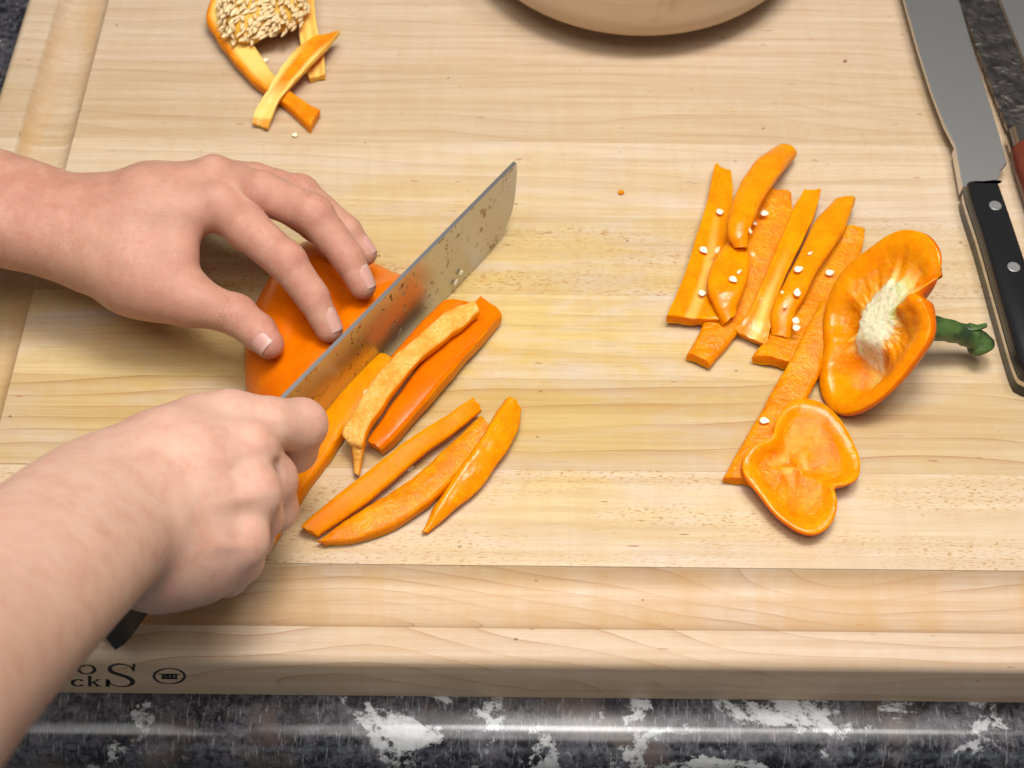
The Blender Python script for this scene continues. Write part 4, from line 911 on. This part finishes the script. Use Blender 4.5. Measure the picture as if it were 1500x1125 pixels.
    dark = blobs(V, [(J(345, 470, 54), 9, .6), (J(285, 392, 50), 12, .4), (J(100, 350, 78), 34, .22), (J(170, 400, 64), 34, .25), (J(20, 340, 80), 36, .25)]+[(c, 3.5, .35) for c in (J(424, 366, 77), J(428, 374, 77), J(463, 298, 82), J(468, 304, 82))])
    pale = blobs(V, [(J(312, 282, 78), 7, .5), (J(310, 240, 77), 6, .3), (J(250, 330, 74), 30, .25)])
    o = mesh('arm', V, Q, M_SKIN, person, attrs={'tint': np.stack([red, np.maximum(np.maximum(dark0, dark), G.tinted(V)), pale], 1)}); o['label'] = 'left arm with fingertips curled on the pepper'
    view = VC
    make_nail(o, index, ir, np.array([.60, -.10, .60]), 12.0, 56)
    make_nail(o, middle, mr, np.array([.74, -.10, .50]), 11.8, 58)
    make_nail(o, ring, rr, np.array([.72, .12, .55]), 10.5, 54)
    make_nail(o, thumb, tr, np.array([-.20, -.60, .66]), 14.5, 54)
left_arm()
def right_arm():
    h = .85
    index = [J(338, 622, 77), J(392, 622, 78), J(441, 622, 66), J(432, 660, 47), J(408, 676, 38)]; ir = [13, 12, 11.6, 10, 8]
    middle = [J(362, 660, 82), J(395, 702, 62), J(399, 745, 45), J(370, 745, 34), J(345, 730, 30)]; mr = [12.6, 11.8, 11., 9.6, 7.6]
    ring = [J(366, 724, 80), J(376, 756, 60), J(366, 786, 46), J(338, 780, 30), J(318, 765, 28)]; rr = [12.2, 11.2, 10.4, 9, 7.2]
    little = [J(347, 792, 74), J(350, 820, 62), J(331, 842, 50), J(308, 828, 32), J(296, 810, 28)]; lr = [11.8, 10.2, 9.2, 8, 6.4]
    thumb = [J(240, 680, 62), J(300, 640, 48), J(350, 630, 42), J(395, 620, 40)]; tr = [14, 11, 9.5, 8]
    arm = [(-225, 1110, 320, 186), (-134, 1012, 258, 163), (-42, 928, 200, 143), (74, 820, 142, 127), (142, 762, 110, 117), (192, 738, 95, 116), (235, 716, 84, 104)]; arm = [tuple(v) for v in spline(arm, 30)]
    allp = np.array(index+middle+ring+little+thumb+[J(*q[:3]) for q in arm]); lo = allp.min(0)-42; hi = allp.max(0)+30; lo[2] = 10; hi[2] = 330; lo[0] = max(lo[0], -300); lo[1] = max(lo[1], -345)
    G = Grid(lo, hi, h); Pm = G.new()
    for sg in (-1, 0, 1):                                     # rods side by side make a flattened forearm
        Fa = G.new(); pts = [J(x+sg*w*.36*.64, y+sg*w*.36*.77, z) for (x, y, z, w) in arm]; sl = G.chain(Fa, pts, [w*(.64+(.03 if sg == 0 else 0))/mmpx(J(x, y, z)) for (x, y, z, w) in arm], 0, 34); Pm = smin(Pm, Fa, 22)
    WR = J(190, 730, 92)
    G.chain(Pm, [WR, J(260, 665, 88), index[0]], [20, 17, 13.4], 12)
    G.chain(Pm, [WR, J(275, 690, 92), middle[0]], [19, 16, 12.8], 10)
    G.chain(Pm, [J(195, 760, 92), J(280, 735, 88), ring[0]], [18, 15.5, 12.4], 10)
    G.chain(Pm, [J(198, 790, 88), J(275, 785, 82), little[0]], [18, 16, 12], 10)
    G.chain(Pm, [J(190, 800, 86), J(240, 818, 74), J(295, 828, 64)], [19, 18.5, 14.5], 16)    # heel of the hand
    G.chain(Pm, [J(220, 700, 72), J(300, 700, 60), J(320, 760, 56)], [18, 17, 16], 14)          # palm body
    G.chain(Pm, [J(228, 664, 80), J(290, 624, 78)], [14, 13.], 12)                             # first web muscle
    for q, r in ((J(343, 606, 84), 6.5), (J(368, 650, 87), 7), (J(374, 716, 85), 7), (J(358, 788, 76), 5.5)): G.add(Pm, q, q+[.1, 0, 0], r, r, 10)
    D = None
    for ch, rs, kk in ((index, ir, 6), (middle, mr, 3), (ring, rr, 3), (little, lr, 4), (thumb, tr, 8)):
        Fd = G.new(); G.chain(Fd, ch, rs, 3); U = smin(Pm, Fd, kk); D = U if D is None else np.minimum(D, U)
    # valleys between the knuckles and tendons
    for a, b, amp, r in ((J(340, 690, 92), J(300, 712, 96), .55, 9), (J(350, 755, 88), J(310, 758, 92), .5, 9), (J(345, 640, 92), J(310, 655, 96), .3, 8), (J(185, 815, 104), J(215, 840, 86), .5, 15)):
        ax = nrm(np.cross(nrm(b-a), VC))
        for t in (0, .5, 1): G.groove(D, a+(b-a)*t, ax, amp*.7, 4.5, r)
    for kn, w0 in ((index[0], J(255, 668, 90)), (middle[0], J(270, 692, 94)), (ring[0], J(275, 738, 92)), (little[0], J(272, 786, 84))):
        ax = nrm(np.cross(nrm(kn-w0), VC)); up = nrm(np.cross(ax, kn-w0)); up = up if up[2] > 0 else -up
        for t in np.linspace(.25, .9, 6): G.groove(D, w0+(kn-w0)*t+up*13, ax, -.16, 3.2, 8)
    cp = [J(399, 664, 82), J(407, 694, 74), J(405, 730, 68), J(397, 768, 62)]
    for a, b in zip(cp[:-1], cp[1:]):
        ax = nrm(np.cross(nrm(b-a), VC))
        for t in (0, .5): G.groove(D, a+(b-a)*t, ax, .9, 1.6, 7)
    crease(G, D, little, 2, .5, 2, 1.6, 9)
    crease(G, D, index, 2, .5, 3, 2.0, 12)
    for k in range(5): G.groove(D, J(196+k*4, 835, 90), nrm(J(240, 830, 80)-J(190, 835, 90)), .22, .8, 12, .2)
    V, Q = surface_nets(D, G.lo, h); V = relax(V, Q, 3)
    V = V+(vnoise(V*.1, 6)*.35)[:, None]*VC
    red = blobs(V, [(J(374, 648, 96), 8, .5), (J(384, 716, 92), 9, .45), (J(370, 786, 86), 13, .5), (J(476, 606, 72), 9, .5), (J(440, 640, 70), 14, .35), (J(185, 815, 105), 20, .45), (J(325, 770, 90), 22, .3), (J(420, 750, 64), 14, .25), (J(0, 735, 210), 24, .35), (J(200, 620, 95), 22, .3)])
    dark = blobs(V, [(J(185, 835, 100), 14, .3)]); pale = .6+.4*blobs(V, [(J(338, 588, 90), 8, .5), (J(337, 852, 56), 4.5, .9), (J(210, 680, 112), 34, .4), (J(120, 760, 150), 44, .5), (J(40, 840, 215), 50, .4)])  # overall paleness of this arm paints in stronger light
    o = mesh('arm', V, Q, M_SKIN, person, attrs={'tint': np.stack([red, np.maximum(dark, G.tinted(V)), pale], 1)}); o['label'] = 'right arm with the fist closed round the knife handle'
right_arm()
